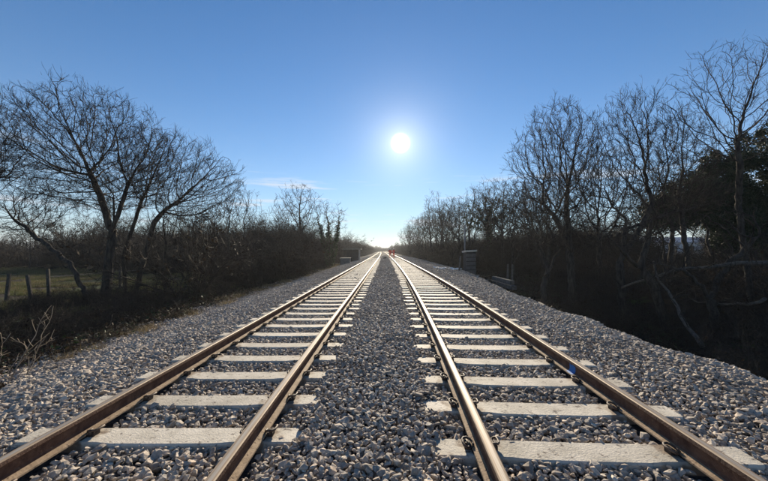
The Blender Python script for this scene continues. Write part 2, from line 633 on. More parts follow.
def make_rail(xf, side, zt, label, cat="rail"):
    ys = np.unique(np.concatenate([np.arange(-4, 30, 0.5), np.arange(30, 100, 2.0), np.arange(100, 330, 6.0)]))
    v, f, mi = [], [], []
    n = len(PROF)
    for y in ys:
        x0 = float(xf(y))
        h = math.atan2(float(xf(y + 0.1)) - x0, 0.1)
        for (px, pz) in PROF:
            v.append((x0 + (side * 0.7525 + px) * math.cos(h), y - (side * 0.7525 + px) * math.sin(h), zt + pz))
    for k in range(len(ys) - 1):
        for i in range(n):
            f.append((k * n + i, (k + 1) * n + i, (k + 1) * n + (i + 1) % n, k * n + (i + 1) % n))
            mi.append(rail_mat(i))
    me = bpy.data.meshes.new("rail")
    me.from_pydata(v, [], f)
    for q in ("rail_top", "rail_rust", "rail_foot", "rail_band"):
        me.materials.append(M[q])
    me.polygons.foreach_set("material_index", mi)
    me.update()
    return tag(obj("rail", me), label, cat, "running rails of the two tracks")


make_rail(left_x, -1, LZ, "brown steel rail on the outer left side of the left-hand track")
make_rail(left_x, 1, LZ, "brown steel rail of the left-hand track beside the central ballast")
make_rail(right_x, -1, RZ, "brown steel rail of the right-hand track beside the central ballast")
blue_rail = make_rail(right_x, 1, RZ, "brown steel rail on the far right bearing a small blue paint mark")

# blue paint daubed over the web and foot on the inner face
yb = 3.93
mb = MB()
q = []
for yy in np.linspace(yb - 0.065, yb + 0.065, 7):
    x0 = float(right_x(yy)) + 0.7525
    e = 0.012 * math.sin(yy * 71)
    q.append([(x0 - 0.0142, yy, RZ - 0.055 + e * 0.5), (x0 - 0.0135, yy, RZ - 0.112), (x0 - 0.024, yy, RZ - 0.1335),
              (x0 - 0.069 + abs(e), yy, RZ - 0.1455)])
vs = [p for r_ in q for p in r_]
fs = [(i * 4 + j, i * 4 + j + 1, (i + 1) * 4 + j + 1, (i + 1) * 4 + j) for i in range(6) for j in range(3)]
mb.add(vs, fs)
pm = mb.build("paint_mark", M["blue"], blue_rail)
pm["label"] = "bright blue paint mark daubed on the inner web of the rail"

# ------------------------------------------------------------------ sleepers with their clips
mb = MB()
prof_x = [(-1.25, -0.035), (-1.215, 0.0), (-0.95, 0.002), (-0.55, 0.002), (-0.42, -0.004), (0.0, -0.006), (0.42, -0.004), (0.55, 0.002),
          (0.95, 0.002), (1.215, 0.0), (1.25, -0.035)]
v, f = [], []
for (x, z) in prof_x:
    w = 0.102 if abs(x) > 0.5 else 0.112
    v += [(x, -0.1425, -0.20), (x, -w - 0.012, z - 0.012), (x, -w, z), (x, w, z), (x, w + 0.012, z - 0.012), (x, 0.1425, -0.20)]
for i in range(len(prof_x) - 1):
    for j in range(5):
        f.append((i * 6 + j, (i + 1) * 6 + j, (i + 1) * 6 + j + 1, i * 6 + j + 1))
f.append((0, 1, 2, 3, 4, 5))
k = (len(prof_x) - 1) * 6
f.append((k + 5, k + 4, k + 3, k + 2, k + 1, k))
mb.add(v, f)
SLEEPER = mb.mesh("sleeper", M["concrete"])


def clip_mesh():
    m = MB()
    pts = [(0.098, -0.045, 0.030), (0.098, 0.0, 0.030), (0.098, 0.045, 0.031), (0.104, 0.062, 0.036), (0.120, 0.066, 0.044),
           (0.135, 0.055, 0.050), (0.138, 0.020, 0.052), (0.136, -0.015, 0.052), (0.122, -0.034, 0.054), (0.098, -0.036, 0.056),
           (0.074, -0.030, 0.048), (0.060, -0.012, 0.038), (0.058, 0.012, 0.034), (0.060, 0.030, 0.033)]
    m.tube(pts, 0.0095, 7)
    return m.mesh("rail_clip", M["clip"], True)


def shoulder_mesh():
    m = MB()
    m.box((0.100, 0.0, 0.016), (0.050, 0.066, 0.036), bev=0.006)
    m.box((0.112, 0.0, 0.034), (0.020, 0.050, 0.030), bev=0.005)
    m.box((0.078, 0.0, 0.022), (0.016, 0.090, 0.012), bev=0.003)
    return m.mesh("clip_shoulder", M["iron"])


CLIP, SHOULDER = clip_mesh(), shoulder_mesh()
mb = MB()
mb.box((0, 0, 0.007), (0.150, 0.175, 0.010), bev=0.002)
PAD = mb.mesh("rail_pad", M["pipe"])
ORD = ["nearest"] + [w + " nearest" for w in ("second third fourth fifth sixth seventh eighth ninth tenth eleventh twelfth thirteenth fourteenth "
                                              "fifteenth sixteenth seventeenth eighteenth nineteenth twentieth").split()]
rr = random.Random(3)
TRACKS = ((left_x, LZ, 2.748, "left-hand"), (right_x, RZ, 2.453, "right-hand"))
SLEEPER_Y = {}
for xf, zt, y0, side in TRACKS:
    ys = [y0 + 0.65 * k for k in range(-4, 90)]
    SLEEPER_Y[side] = ys
    far_v, far_f = [], []
    for k, y in enumerate(ys):
        x = float(xf(y))
        rz = -math.atan2(float(xf(y + 0.1)) - x, 0.1)
        s = obj("sleeper", SLEEPER, None, (x, y + rr.uniform(-0.012, 0.012), zt - SLP + rr.uniform(-0.004, 0.003)), (0, 0, rz + rr.uniform(-0.006, 0.006)))
        idx = k - 3                                   # 0 is the first one that shows in the frame
        if idx < 0:
            if k < 2:
                lab = f"pale concrete sleeper of the {side} track behind the viewpoint"
            else:
                lab = f"pale concrete sleeper of the {side} track at the very bottom of the picture"
        elif idx < 20:
            lab = f"pale concrete sleeper of the {side} track, {ORD[idx]} one in full view"
            if idx == 0:
                lab = f"pale concrete sleeper, the nearest in view on the {side} track"
        else:
            lab = f"pale concrete sleeper of the {side} track beyond the twentieth one, in the distance"
        tag(s, lab, "sleeper", f"concrete sleepers of the {side} track")
        if 1.0 < y < 15:
            for sd in (-1, 1):
                obj("rail_pad", PAD, s, (sd * 0.7525, 0, 0))
                for q in (-1, 1):
                    c = obj("rail_clip", CLIP, s, (sd * 0.7525, 0, 0), (0, 0, 0 if q > 0 else math.pi))
                    obj("clip_shoulder", SHOULDER, c)
    # sleepers too far off to be told apart
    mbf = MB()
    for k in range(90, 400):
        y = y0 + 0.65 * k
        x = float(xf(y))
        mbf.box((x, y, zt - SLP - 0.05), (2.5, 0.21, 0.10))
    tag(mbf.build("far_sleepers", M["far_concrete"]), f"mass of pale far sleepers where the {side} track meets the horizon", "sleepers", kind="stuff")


# ------------------------------------------------------------------ geometry-node scatter (for stuff nobody could count)
def scatter(name, pts, rot, scl, idx, protos, kind="stuff"):
    me = bpy.data.meshes.new(name)
    me.vertices.add(len(pts))
    me.vertices.foreach_set("co", np.ascontiguousarray(pts, np.float32).ravel())
    a = me.attributes.new("rot", 'FLOAT_VECTOR', 'POINT')
    a.data.foreach_set("vector", np.ascontiguousarray(rot, np.float32).ravel())
    a = me.attributes.new("scl", 'FLOAT_VECTOR', 'POINT')
    a.data.foreach_set("vector", np.ascontiguousarray(scl, np.float32).ravel())
    a = me.attributes.new("vid", 'INT', 'POINT')
    a.data.foreach_set("value", np.ascontiguousarray(idx, np.int32))
    me.update()
    coll = bpy.data.collections.new(name + "_kinds")
    for i, pm_ in enumerate(protos):
        po = bpy.data.objects.new(f"{name}_kind_{i:02d}", pm_)
        coll.objects.link(po)
    o = obj(name, me)
    g = bpy.data.node_groups.new(name, 'GeometryNodeTree')
    g.interface.new_socket("Geometry", in_out='INPUT', socket_type='NodeSocketGeometry')
    g.interface.new_socket("Geometry", in_out='OUTPUT', socket_type='NodeSocketGeometry')
    gi, go = g.nodes.new("NodeGroupInput"), g.nodes.new("NodeGroupOutput")
    ci = g.nodes.new("GeometryNodeCollectionInfo")
    ci.inputs["Collection"].default_value = coll
    ci.inputs["Separate Children"].default_value = True
    ci.inputs["Reset Children"].default_value = True
    ip = g.nodes.new("GeometryNodeInstanceOnPoints")
    ip.inputs["Pick Instance"].default_value = True

    def na(nm, ty):
        n = g.nodes.new("GeometryNodeInputNamedAttribute")
        n.data_type = ty
        n.inputs["Name"].default_value = nm
        return n.outputs["Attribute"]

    g.links.new(gi.outputs[0], ip.inputs["Points"])
    g.links.new(ci.outputs[0], ip.inputs["Instance"])
    g.links.new(na("vid", 'INT'), ip.inputs["Instance Index"])
    g.links.new(na("rot", 'FLOAT_VECTOR'), ip.inputs["Rotation"])
    g.links.new(na("scl", 'FLOAT_VECTOR'), ip.inputs["Scale"])
    g.links.new(ip.outputs[0], go.inputs[0])
    md = o.modifiers.new("scatter", 'NODES')
    md.node_group = g
    o["kind"] = kind
    return o


# ------------------------------------------------------------------ ballast stones
def stone_mesh(i):
    r = np.random.default_rng(100 + i)
    bm = bmesh.new()
    for q in range(15):
        d = r.normal(size=3)
        d /= np.linalg.norm(d)
        d *= r.uniform(0.78, 1.08)
        bm.verts.new(Vector(d) * Vector((1, 1, 1)).x)
    bmesh.ops.convex_hull(bm, input=bm.verts[:])
    bmesh.ops.delete(bm, geom=[v for v in bm.verts if not v.link_faces], context='VERTS')
    ax = (1.0, r.uniform(0.68, 0.95), r.uniform(0.42, 0.75))
    for v in bm.verts:
        v.co = Vector((v.co.x * ax[0], v.co.y * ax[1], v.co.z * ax[2]))
    me = bpy.data.meshes.new("ballast_stone")
    bm.to_mesh(me)
    bm.free()
    me.materials.append(M["stone"])
    return me


def sleeper_cover(x, y, g):
    """True where a bare sleeper top or a rail leaves no room for a stone"""
    hit = np.zeros(len(x), bool)
    for (xf, zt, y0, side) in TRACKS:
        cx = xf(y)
        dxdy = (xf(y + 0.1) - cx) / 0.1
        lat = x - cx
        ym = y + lat * dxdy
        k = np.round((ym - y0) / 0.65)
        along = np.abs(ym - (y0 + 0.65 * k))
        # sleeper ends are buried unevenly
        h1 = np.modf(np.abs(np.sin(k * 12.9898 + 3.1) * 43758.5453))[0]
        h2 = np.modf(np.abs(np.sin(k * 78.233 + 1.7) * 43758.5453))[0]
        e_in, e_out = 1.00 + 0.19 * h1, 0.96 + 0.20 * h2
        if side == "left-hand":
            lim = np.where(lat > 0, e_in, e_out)
        else:
            lim = np.where(lat < 0, e_in, e_out)
        lim = lim + 0.04 * np.sin(along * 40 + k)
        hit |= (along < 0.118) & (np.abs(lat) < lim) & (g.random(len(x)) > 0.006 + 0.10 * sstep(0.085, 0.118, along) + 0.05 * sstep(0.25, 0.1, np.abs(np.abs(lat) - 0.7525)))
        hit |= np.abs(np.abs(lat) - 0.7525) < 0.092
        hit |= (along < 0.13) & (np.abs(np.abs(lat) - 0.7525) < 0.15)
    return hit


g = np.random.default_rng(21)
P, S = [], []
for (ya, yb_, sp, rad, lay) in ((-0.4, 9, 0.043, 0.0270, 2), (9, 18, 0.054, 0.0280, 2), (18, 40, 0.085, 0.034, 1), (40, 85, 0.16, 0.05, 1)):
    for L in range(lay):
        nx, ny = int(15.6 / sp), int((yb_ - ya) / sp)
        X, Y = np.meshgrid(np.arange(nx), np.arange(ny))
        X = -7.4 + (X.ravel() + 0.5 * (Y.ravel() % 2) + g.uniform(-0.5, 0.5, X.size)) * sp
        Y = ya + (Y.ravel() + g.uniform(-0.5, 0.5, Y.size)) * sp
        keep = (np.abs(X) < 1.30 * Y + 5.0) & (X > -7.0 + bend(Y) + 0.5 * lumps(X * 2, Y * 2)) & (X < crest_r(Y) + 1.9)
        # thin out towards the left-hand verge
        edge = np.maximum(sstep(-5.5, -6.9, X - bend(Y)), sstep(0.7, 1.9, X - crest_r(Y)))
        keep &= g.random(X.size) > 0.8 * edge
        X, Y = X[keep], Y[keep]
        hit = sleeper_cover(X, Y, g)
        X, Y = X[~hit], Y[~hit]
        s = rad * np.exp(np.clip(g.normal(0, 0.34, X.size), -0.8, 0.62)) * (1 + 0.18 * sstep(2.9, 4.2, np.abs(X + 0.1)))
        if L == 1:
            s *= 0.9
        z = bed_z(X, Y) + (0.004 if L == 0 else -0.022) + g.uniform(-0.010, 0.012, X.size)
        P.append(np.stack([X, Y, z], -1))
        S.append(s)
P, S = np.concatenate(P), np.concatenate(S)
rot = np.stack([g.normal(0, 0.42, len(P)), g.normal(0, 0.42, len(P)), g.uniform(0, 6.283, len(P))], -1)
scl = S[:, None] * np.stack([g.uniform(0.85, 1.3, len(P)), g.uniform(0.85, 1.1, len(P)), g.uniform(0.85, 1.15, len(P))], -1)
stones = scatter("ballast", P, rot, scl, g.integers(0, 14, len(P)), [stone_mesh(i) for i in range(14)])
tag(stones, "grey broken stone ballast spread over the whole trackbed", "ballast")
print("stones", len(P))


# ------------------------------------------------------------------ trees
def tubes_batch(branches, sides):
    """branches: list of (points (k,3), radii (k)) -> verts, faces"""
    groups = {}
    for b in branches:
        groups.setdefault((len(b[0]), sides(b[1][0])), []).append(b)
    V, Fc, base = [], [], 0
    for (k, n), bs in groups.items():
        Pp = np.array([b[0] for b in bs])
        Rr = np.array([b[1] for b in bs])
        T = np.empty_like(Pp)
        T[:, 1:-1] = Pp[:, 2:] - Pp[:, :-2]
        T[:, 0] = Pp[:, 1] - Pp[:, 0]
        T[:, -1] = Pp[:, -1] - Pp[:, -2]
        T /= np.linalg.norm(T, axis=2, keepdims=True) + 1e-9
        ref = np.where(np.abs(T[:, :1, 2:3]) < 0.8, np.array([[[0., 0, 1]]]), np.array([[[1., 0, 0]]]))
        ref = np.broadcast_to(ref, T.shape)
        A = np.cross(T, ref)
        A /= np.linalg.norm(A, axis=2, keepdims=True) + 1e-9
        B = np.cross(T, A)
        w = 2 * np.pi * np.arange(n) / n
        ring = Pp[:, :, None, :] + Rr[:, :, None, None] * (A[:, :, None, :] * np.cos(w)[None, None, :, None] + B[:, :, None, :] * np.sin(w)[None, None, :, None])
        V.append(ring.reshape(-1, 3))
        idx = np.arange(len(bs) * k * n).reshape(len(bs), k, n) + base
        a, b_ = idx[:, :-1], idx[:, 1:]
        if n == 2:
            a, b_ = a[:, :, :1], b_[:, :, :1]
            Fc.append(np.stack([a, a + 1, b_ + 1, b_], -1).reshape(-1, 4))
        else:
            Fc.append(np.stack([a, np.roll(a, -1, 2), np.roll(b_, -1, 2), b_], -1).reshape(-1, 4))
        base += len(bs) * k * n
    return np.concatenate(V), np.concatenate(Fc)


def fast_mesh(name, V, Fq, mat, smooth=True):
    me = bpy.data.meshes.new(name)
    me.vertices.add(len(V))
    me.vertices.foreach_set("co", np.ascontiguousarray(V, np.float32).ravel())
    n = Fq.shape[1]
    me.loops.add(Fq.size)
    me.loops.foreach_set("vertex_index", np.ascontiguousarray(Fq, np.int32).ravel())
    me.polygons.add(len(Fq))
    me.polygons.foreach_set("loop_start", np.arange(0, Fq.size, n, dtype=np.int32))
    me.polygons.foreach_set("use_smooth", np.full(len(Fq), smooth))
    me.materials.append(mat)
    me.update()
    me.validate()
    return me


def vnorm(v):
    return v / (math.sqrt(v[0] * v[0] + v[1] * v[1] + v[2] * v[2]) + 1e-9)


def turn(d, ang_, r):
    a = np.array([r.gauss(0, 1), r.gauss(0, 1), r.gauss(0, 1)])
    a = a - d * float(a @ d)
    a = vnorm(a)
    return d * math.cos(ang_) + a * math.sin(ang_)


def grow(out, r, p, d, L, rad, lvl, c):
    ns = c["seg"][lvl]
    pts, rads, dirs = [p], [rad], [d]
    tip = c["tip"][lvl]
    up, gn = c["up"][lvl], c["gnarl"][lvl]
    wind = c.get("wind", (0, 0, 0))
    for i in range(ns):
        d = vnorm(d + np.array([r.gauss(0, gn) + wind[0], r.gauss(0, gn) + wind[1], r.gauss(0, gn) * 0.8 + up + wind[2]]))
        p = p + d * (L / ns)
        pts.append(p)
        dirs.append(d)
        rads.append(max(rad * (1 - (1 - tip) * (i + 1) / ns), 0.0032))
    out.append((lvl, np.array(pts), np.array(rads)))
    if lvl + 1 >= len(c["seg"]):
        return
    n = c["n"][lvl]
    n = max(1, int(round(n * r.uniform(0.8, 1.2))))
    for j in range(n):
        t = c["t0"][lvl] + (1 - c["t0"][lvl]) * ((j + r.uniform(0.1, 0.9)) / n)
        t = min(t, 0.999)
        fi = t * ns
        i = int(fi)
        q = pts[i] + (pts[i + 1] - pts[i]) * (fi - i)
        rr_ = rads[i] + (rads[i + 1] - rads[i]) * (fi - i)
        a = R(c["ang"][lvl] * r.uniform(0.65, 1.35))
        cl = c["len"][lvl] * L * r.uniform(0.7, 1.15) * (1 - c.get("shrink", 0.35) * t)
        grow(out, r, q, turn(dirs[i], a, r), cl, min(rr_ * c["rr"][lvl] * r.uniform(0.8, 1.1), rr_ * 0.95), lvl + 1, c)
    if c.get("leader", True) and lvl < 2:           # the branch runs on as finer wood
        grow(out, r, pts[-1], dirs[-1], L * c["len"][lvl] * 0.9, rads[-1] * 0.95, lvl + 1, c)


SHRUB = dict(seg=[5, 4], n=[9, 0], t0=[0.12], ang=[44], len=[0.46], rr=[0.6],
             up=[0.0, 0.02], gnarl=[0.16, 0.2], tip=[0.3, 0.35], shrink=0.4)


def colonize(seed, crowns, stems, n, step=0.20, kill=0.34, infl=1.6, gn=0.10, up=0.03, wind=(0, 0, 0), tw=0.006, trunk_r=0.18, keep=0.45):
    """branches that grow towards free space inside the crown; everything in metres from the foot of the tree
    crowns: (x, y, z, rx, ry, rz, weight); stems: polylines from the ground up"""
    r = np.random.default_rng(seed)
    tot = sum(c[6] for c in crowns)
    att = []
    for c in crowns:
        m = int(n * c[6] / tot)
        d = r.normal(size=(m, 3))
        d /= np.linalg.norm(d, axis=1, keepdims=True)
        q = d * r.random((m, 1)) ** 0.42                     # fuller towards the outside
        q *= 1 + 0.10 * np.sin(d @ r.normal(0, 3, 3) + 1)[:, None]
        att.append(np.array(c[:3]) + q * np.array(c[3:6]))
    att = np.concatenate(att)
    pos, par, dr_ = [], [], []
    for st in stems:
        st = [np.array(p, float) for p in st]
        prev = -1
        if pos and st[0][2] > 0.3:                           # a stem that leaves another stem
            prev = int(np.argmin([np.linalg.norm(p - st[0]) for p in pos]))
        for a_, b_ in zip(st[:-1], st[1:]):
            L = np.linalg.norm(b_ - a_)
            k = max(2, int(L / step))
            for i in range(k):
                p = a_ + (b_ - a_) * (i / k) + (r.normal(0, gn * step * 0.8, 3) if prev >= 0 else 0)
                pos.append(p)
                par.append(prev)
                dr_.append((b_ - a_) / L)
                prev = len(pos) - 1
        pos.append(st[-1])
        par.append(prev)
        dr_.append((b_ - a_) / L)
    N = np.array(pos)
    D = np.array(dr_)
    PA = list(par)
    near = np.empty(len(att), int)
    dist = np.empty(len(att))
    for i in range(len(att)):
        dd = np.linalg.norm(N - att[i], axis=1)
        near[i] = int(np.argmin(dd))
        dist[i] = dd[near[i]]
    alive = np.ones(len(att), bool)
    kids = np.zeros(len(N), int)
    wv = np.array(wind, float) + np.array([0, 0, up])
    for it in range(260):
        act = alive & (dist < max(infl, 6.0 if it < 40 else infl))
        if not act.any():
            break
        v = att[act] - N[near[act]]
        v /= np.linalg.norm(v, axis=1, keepdims=True) + 1e-9
        acc = np.zeros((len(N), 3))
        np.add.at(acc, near[act], v)
        ids = np.unique(near[act])
        ids = ids[kids[ids] < 3]
        if not len(ids):
            break
        v = acc[ids]
        v /= np.linalg.norm(v, axis=1, keepdims=True) + 1e-9
        v = v + keep * D[ids] + r.normal(0, gn * 2, (len(ids), 3)) + wv
        v /= np.linalg.norm(v, axis=1, keepdims=True) + 1e-9
        new = N[ids] + v * step * r.uniform(0.8, 1.2, (len(ids), 1))
        kids[ids] += 1
        base = len(N)
        N = np.concatenate([N, new])
        D = np.concatenate([D, v])
        PA += list(ids)
        kids = np.concatenate([kids, np.zeros(len(ids), int)])
        al = np.where(alive)[0]
        dm = np.linalg.norm(att[al][:, None] - new[None], axis=2)
        j = dm.argmin(1)
        dmin = dm[np.arange(len(al)), j]
        better = dmin < dist[al]
        dist[al[better]] = dmin[better]
        near[al[better]] = base + j[better]
        alive[al[dist[al] < kill]] = False
    PA = np.array(PA)
    nn = len(N)
    tips = np.zeros(nn)
    ch = [[] for _ in range(nn)]
    for i in range(nn):
        if PA[i] >= 0:
            ch[PA[i]].append(i)
    order = range(nn - 1, -1, -1)
    for i in order:
        if not ch[i]:
            tips[i] += 1
        if PA[i] >= 0:
            tips[PA[i]] += tips[i]
    roots = [i for i in range(nn) if PA[i] < 0]
    pw = math.log(max(tips[i] for i in roots)) / math.log(trunk_r / tw)
    rad = tw * tips ** (1.0 / pw)
    out = []
    stack = [(i, None) for i in roots]
    while stack:
        i, p0 = stack.pop()
        pts, rr_ = ([N[p0]], [rad[i]]) if p0 is not None else ([], [])
        while True:
            pts.append(N[i])
            rr_.append(rad[i])
            if not ch[i]:
                break
            c = sorted(ch[i], key=lambda q: -tips[q])
            for q in c[1:]:
                stack.append((q, i))
            i = c[0]
        if len(pts) < 2:
            continue
        rr_[-1] = tw * 0.7
        out.append((0 if rr_[0] > 0.055 else 1 if rr_[0] > 0.022 else 2, np.array(pts), np.array(rr_)))
    return out


def px_tree(px, Z, crowns, stems, seed, n, depth=1.0, **kw):
    """crowns (px, py, rx, ry, weight) and stems [(px, py), ...] measured in the photo, set at the tree's own distance"""
    x_ = at(px, 250, Z).x
    lc_ = (x_, Z, float(land_z(np.array([x_]), np.array([Z]))[0]))
    b0 = Vector(lc_)
    k = Z / F
    cr_ = []
    for c in crowns:
        q = at(c[0], c[1], Z) - b0
        cr_.append((q.x, 0.0, q.z, c[2] * k, c[2] * k * depth, c[3] * k, c[4] if len(c) > 4 else 1.0))
    rs = random.Random(seed)
    st = []
    for s_ in stems:
        ln = []
        for i, (a_, b_) in enumerate(s_):
            q = at(a_, b_, Z) - b0
            z = q.z
            if i == 0 and s_ is stems[0] or (i == 0 and z < 0.6):
                z = -0.2
            ln.append((q.x, rs.uniform(-0.25, 0.25) * (i > 0), z))
        st.append(ln)
    return lc_, colonize(seed, cr_, st, n, **kw)


def skeleton(seed, cfg, height, rad, stems=1, lean=(0, 0), spread=0.25, base_len=0.3, tw=0.0035):
    r = random.Random(seed)
    out = []
    for s in range(stems):
        if stems == 1:
            d = vnorm(np.array([lean[0], lean[1], 1.0]))
            p0 = np.array([0, 0, -0.25])
        else:
            a = 2 * math.pi * s / stems + r.uniform(-0.5, 0.5)
            d = vnorm(np.array([lean[0] + spread * math.cos(a) * r.uniform(0.4, 1.2), lean[1] + spread * math.sin(a) * r.uniform(0.4, 1.2), 1.0]))
            p0 = np.array([0.12 * math.cos(a), 0.12 * math.sin(a), -0.25])
        grow(out, r, p0, d, height * base_len * (r.uniform(0.8, 1.1) if stems > 1 else 1), rad * (1 if s == 0 else r.uniform(0.6, 0.95)), 0, cfg)
    top = float(np.percentile(np.concatenate([b[1][:, 2] for b in out]), 98.5))
    k = height / top
    return [(l, P_ * k, np.maximum(R_ * max(k, 0.55), tw)) for l, P_, R_ in out]


def twig_level(parents, per_m, length, ang, up, gn, w0, w1, r, k=2):
    """fine twigs sprouting along the given branches, all at once"""
    A = np.concatenate([P_[:-1] for P_ in parents])
    B = np.concatenate([P_[1:] for P_ in parents])
    T = np.concatenate([np.arange(len(P_) - 1) / (len(P_) - 1) for P_ in parents])
    seg = np.linalg.norm(B - A, axis=1)
    n = int(seg.sum() * per_m)
    i = r.choice(len(A), n, p=seg / seg.sum())
    u = r.random((n, 1))
    p = A[i] + (B[i] - A[i]) * u
    d = (B[i] - A[i]) / (seg[i][:, None] + 1e-9)
    s_ = r.normal(size=(n, 3))
    s_ -= d * np.sum(s_ * d, 1, keepdims=True)
    s_ /= np.linalg.norm(s_, axis=1, keepdims=True)
    a = np.radians(ang * r.uniform(0.5, 1.4, (n, 1)))
    d = d * np.cos(a) + s_ * np.sin(a)
    L = length * r.uniform(0.5, 1.3, (n, 1)) * (1.1 - 0.45 * T[i][:, None])
    pts = [p]
    for q in range(k):
        d = d + r.normal(0, gn, (n, 3)) + np.array([0, 0, up])
        d /= np.linalg.norm(d, axis=1, keepdims=True)
        p = p + d * L / k
        pts.append(p)
    return np.stack(pts, 1), np.broadcast_to(np.linspace(w0, w1, k + 1), (n, k + 1))


def ribbons(P_, R_, r):
    n, k, _ = P_.shape
    T = P_[:, -1] - P_[:, 0]
    s_ = r.normal(size=(n, 3))
    s_ -= T * (np.sum(s_ * T, 1) / (np.sum(T * T, 1) + 1e-9))[:, None]
    s_ /= np.linalg.norm(s_, axis=1, keepdims=True) + 1e-9
    V = np.stack([P_ - s_[:, None] * R_[:, :, None], P_ + s_[:, None] * R_[:, :, None]], 2).reshape(-1, 3)
    idx = np.arange(n * k * 2).reshape(n, k, 2)
    Fq = np.stack([idx[:, :-1, 0], idx[:, :-1, 1], idx[:, 1:, 1], idx[:, 1:, 0]], -1).reshape(-1, 4)
    return V, Fq


def fine_twigs(sk, seed, w, d1=11.0, d2=7.0, l1=0.34, l2=0.17, from_lvl=2, up=0.10, ang=44):
    r = np.random.default_rng(seed)
    par = [P_ for l, P_, R_ in sk if l >= from_lvl]
    P1, R1 = twig_level(par, d1, l1, ang, up, 0.14, w * 1.25, w * 0.75, r, 3)
    P2, R2 = twig_level(list(P1), d2, l2, ang - 4, up, 0.14, w * 0.85, w * 0.5, r, 2)
    V1, F1 = ribbons(P1, R1, r)
    V2, F2 = ribbons(P2, R2, r)
    return np.concatenate([V1, V2]), np.concatenate([F1, F2 + len(V1)])


def tree_meshes(sk, split=2, mat_t="bark", mat_c="twig", fine=None):
    def sides(r0):
        return 9 if r0 > 0.09 else 6 if r0 > 0.035 else 4 if r0 > 0.013 else 3
    tr = [(P_, R_) for l, P_, R_ in sk if l < split]
    cr_ = [(P_, R_) for l, P_, R_ in sk if l >= split]
    # a flare at the foot of each stem
    for P_, R_ in tr:
        if P_[0][2] < 0:
            R_[0] *= 1.45
    V, Fq = tubes_batch(cr_, sides)
    if fine:
        V2, F2 = fine_twigs(sk, 5, **fine)
        V, Fq = np.concatenate([V, V2]), np.concatenate([Fq, F2 + len(V)])
    return fast_mesh("trunk", *tubes_batch(tr, sides), M[mat_t]), fast_mesh("crown", V, Fq, M[mat_c])


def leaf_quads(centres, size, r, mat, name, flat=0.0):
    n = len(centres)
    a = r.normal(size=(n, 3))
    a /= np.linalg.norm(a, axis=1, keepdims=True)
    b = r.normal(size=(n, 3))
    b[:, 2] *= 1 - flat
    b -= a * np.sum(a * b, 1, keepdims=True)
    b /= np.linalg.norm(b, axis=1, keepdims=True)
    s = size * np.exp(r.normal(0, 0.25, (n, 1)))
    v = np.stack([centres - a * s, centres + b * s * 0.55, centres + a * s, centres - b * s * 0.55], 1).reshape(-1, 3)
    f = np.arange(4 * n).reshape(n, 4)
    return fast_mesh(name, v, f, mat, False)


def tree(name, loc, me, label, group=None, cat="tree", rz=0.0, sc=1.0, extra=()):
    e = empty(name, loc, rz)
    e.scale = (sc, sc, sc)
    obj("trunk", me[0], e)
    obj("crown", me[1], e)
    for nm, m_ in extra:
        obj(nm, m_, e)
    return tag(e, label, cat, group)


def gz(x, y):
    return float(land_z(np.array([x]), np.array([y]))[0])


def stand(px, y):
    x = at(px, 250, y).x
    return (x, y, gz(x, y))


def h_at(py, y, loc):
    return at(384, py, y).z - loc[2]


def ivy_on(sk, seed, n, maxlvl=1, zmax=0.7, size=0.07, spread=0.16):
    r = np.random.default_rng(seed)
    pts = []
    H = max(P_[:, 2].max() for l, P_, R_ in sk)
    for l, P_, R_ in sk:
        if l > maxlvl:
            continue
        L = np.linalg.norm(P_[-1] - P_[0])
        m = int(n * L * (1.0 if l == 0 else 0.6))
        t = r.random(m) * (len(P_) - 1)
        i = t.astype(int)
        q = P_[i] + (P_[i + 1] - P_[i]) * (t - i)[:, None]
        off = r.normal(size=(m, 3))
        off /= np.linalg.norm(off, axis=1, keepdims=True)
        q = q + off * (R_[i][:, None] + r.random((m, 1)) ** 0.7 * spread * (1.2 - 0.6 * (q[:, 2:3] / H)))
        keep = (q[:, 2] < H * zmax * r.uniform(0.7, 1.1, m)) & (q[:, 2] > 0.02)
        pts.append(q[keep])
    return leaf_quads(np.concatenate(pts), size, r, M["ivy"], "ivy")


NEAR_T = dict(w=0.0044, d1=11.0, d2=7.0, l1=0.42, l2=0.22, up=0.18, ang=36)
FAR_T = dict(w=0.0085, d1=6.0, d2=4.5, l1=0.55, l2=0.32, up=0.12, ang=42)
LEFT_G, RIGHT_G = "bare trees left of the line", "bare trees right of the line"
# --- left-hand side
lc, sk = px_tree(104, 13.5, [(98, 151, 74, 56, 1.0), (98, 188, 72, 26, 0.3)], [[(104, 297), (108, 262), (110, 226), (114, 195)], [(110, 228), (101, 200), (93, 172)], [(109, 238), (119, 208), (126, 182)]], 11, 5600,
                 step=0.16, kill=0.22, gn=0.065, up=0.09, trunk_r=0.155, tw=0.0055)
tree("bare_tree", lc, tree_meshes(sk, fine=NEAR_T), "tall bare tree with a wide round crown, the largest on the left", LEFT_G)
lc, sk = px_tree(134, 14.5, [(190, 183, 48, 46, 0.8), (152, 168, 26, 36, 0.3)],
                 [[(134, 297), (142, 262), (153, 222)], [(126, 297), (128, 255), (138, 215)]], 12, 3400,
                 step=0.16, kill=0.23, gn=0.065, up=0.09, trunk_r=0.105, tw=0.0055)
tree("bare_tree", lc, tree_meshes(sk, fine=NEAR_T), "lower spreading bare tree just right of the largest left-hand tree", LEFT_G)
lc, sk = px_tree(92, 12.8, [(18, 212, 48, 26, 1.0), (42, 196, 20, 18, 0.3)], [[(92, 297), (68, 264), (36, 238), (8, 218)]], 13, 900,
                 step=0.16, gn=0.16, up=0.03, trunk_r=0.085, tw=0.0055, kill=0.26)
tree("leaning_tree", lc, tree_meshes(sk, fine=NEAR_T), "low bare tree leaning hard left beneath the largest left-hand tree", LEFT_G)
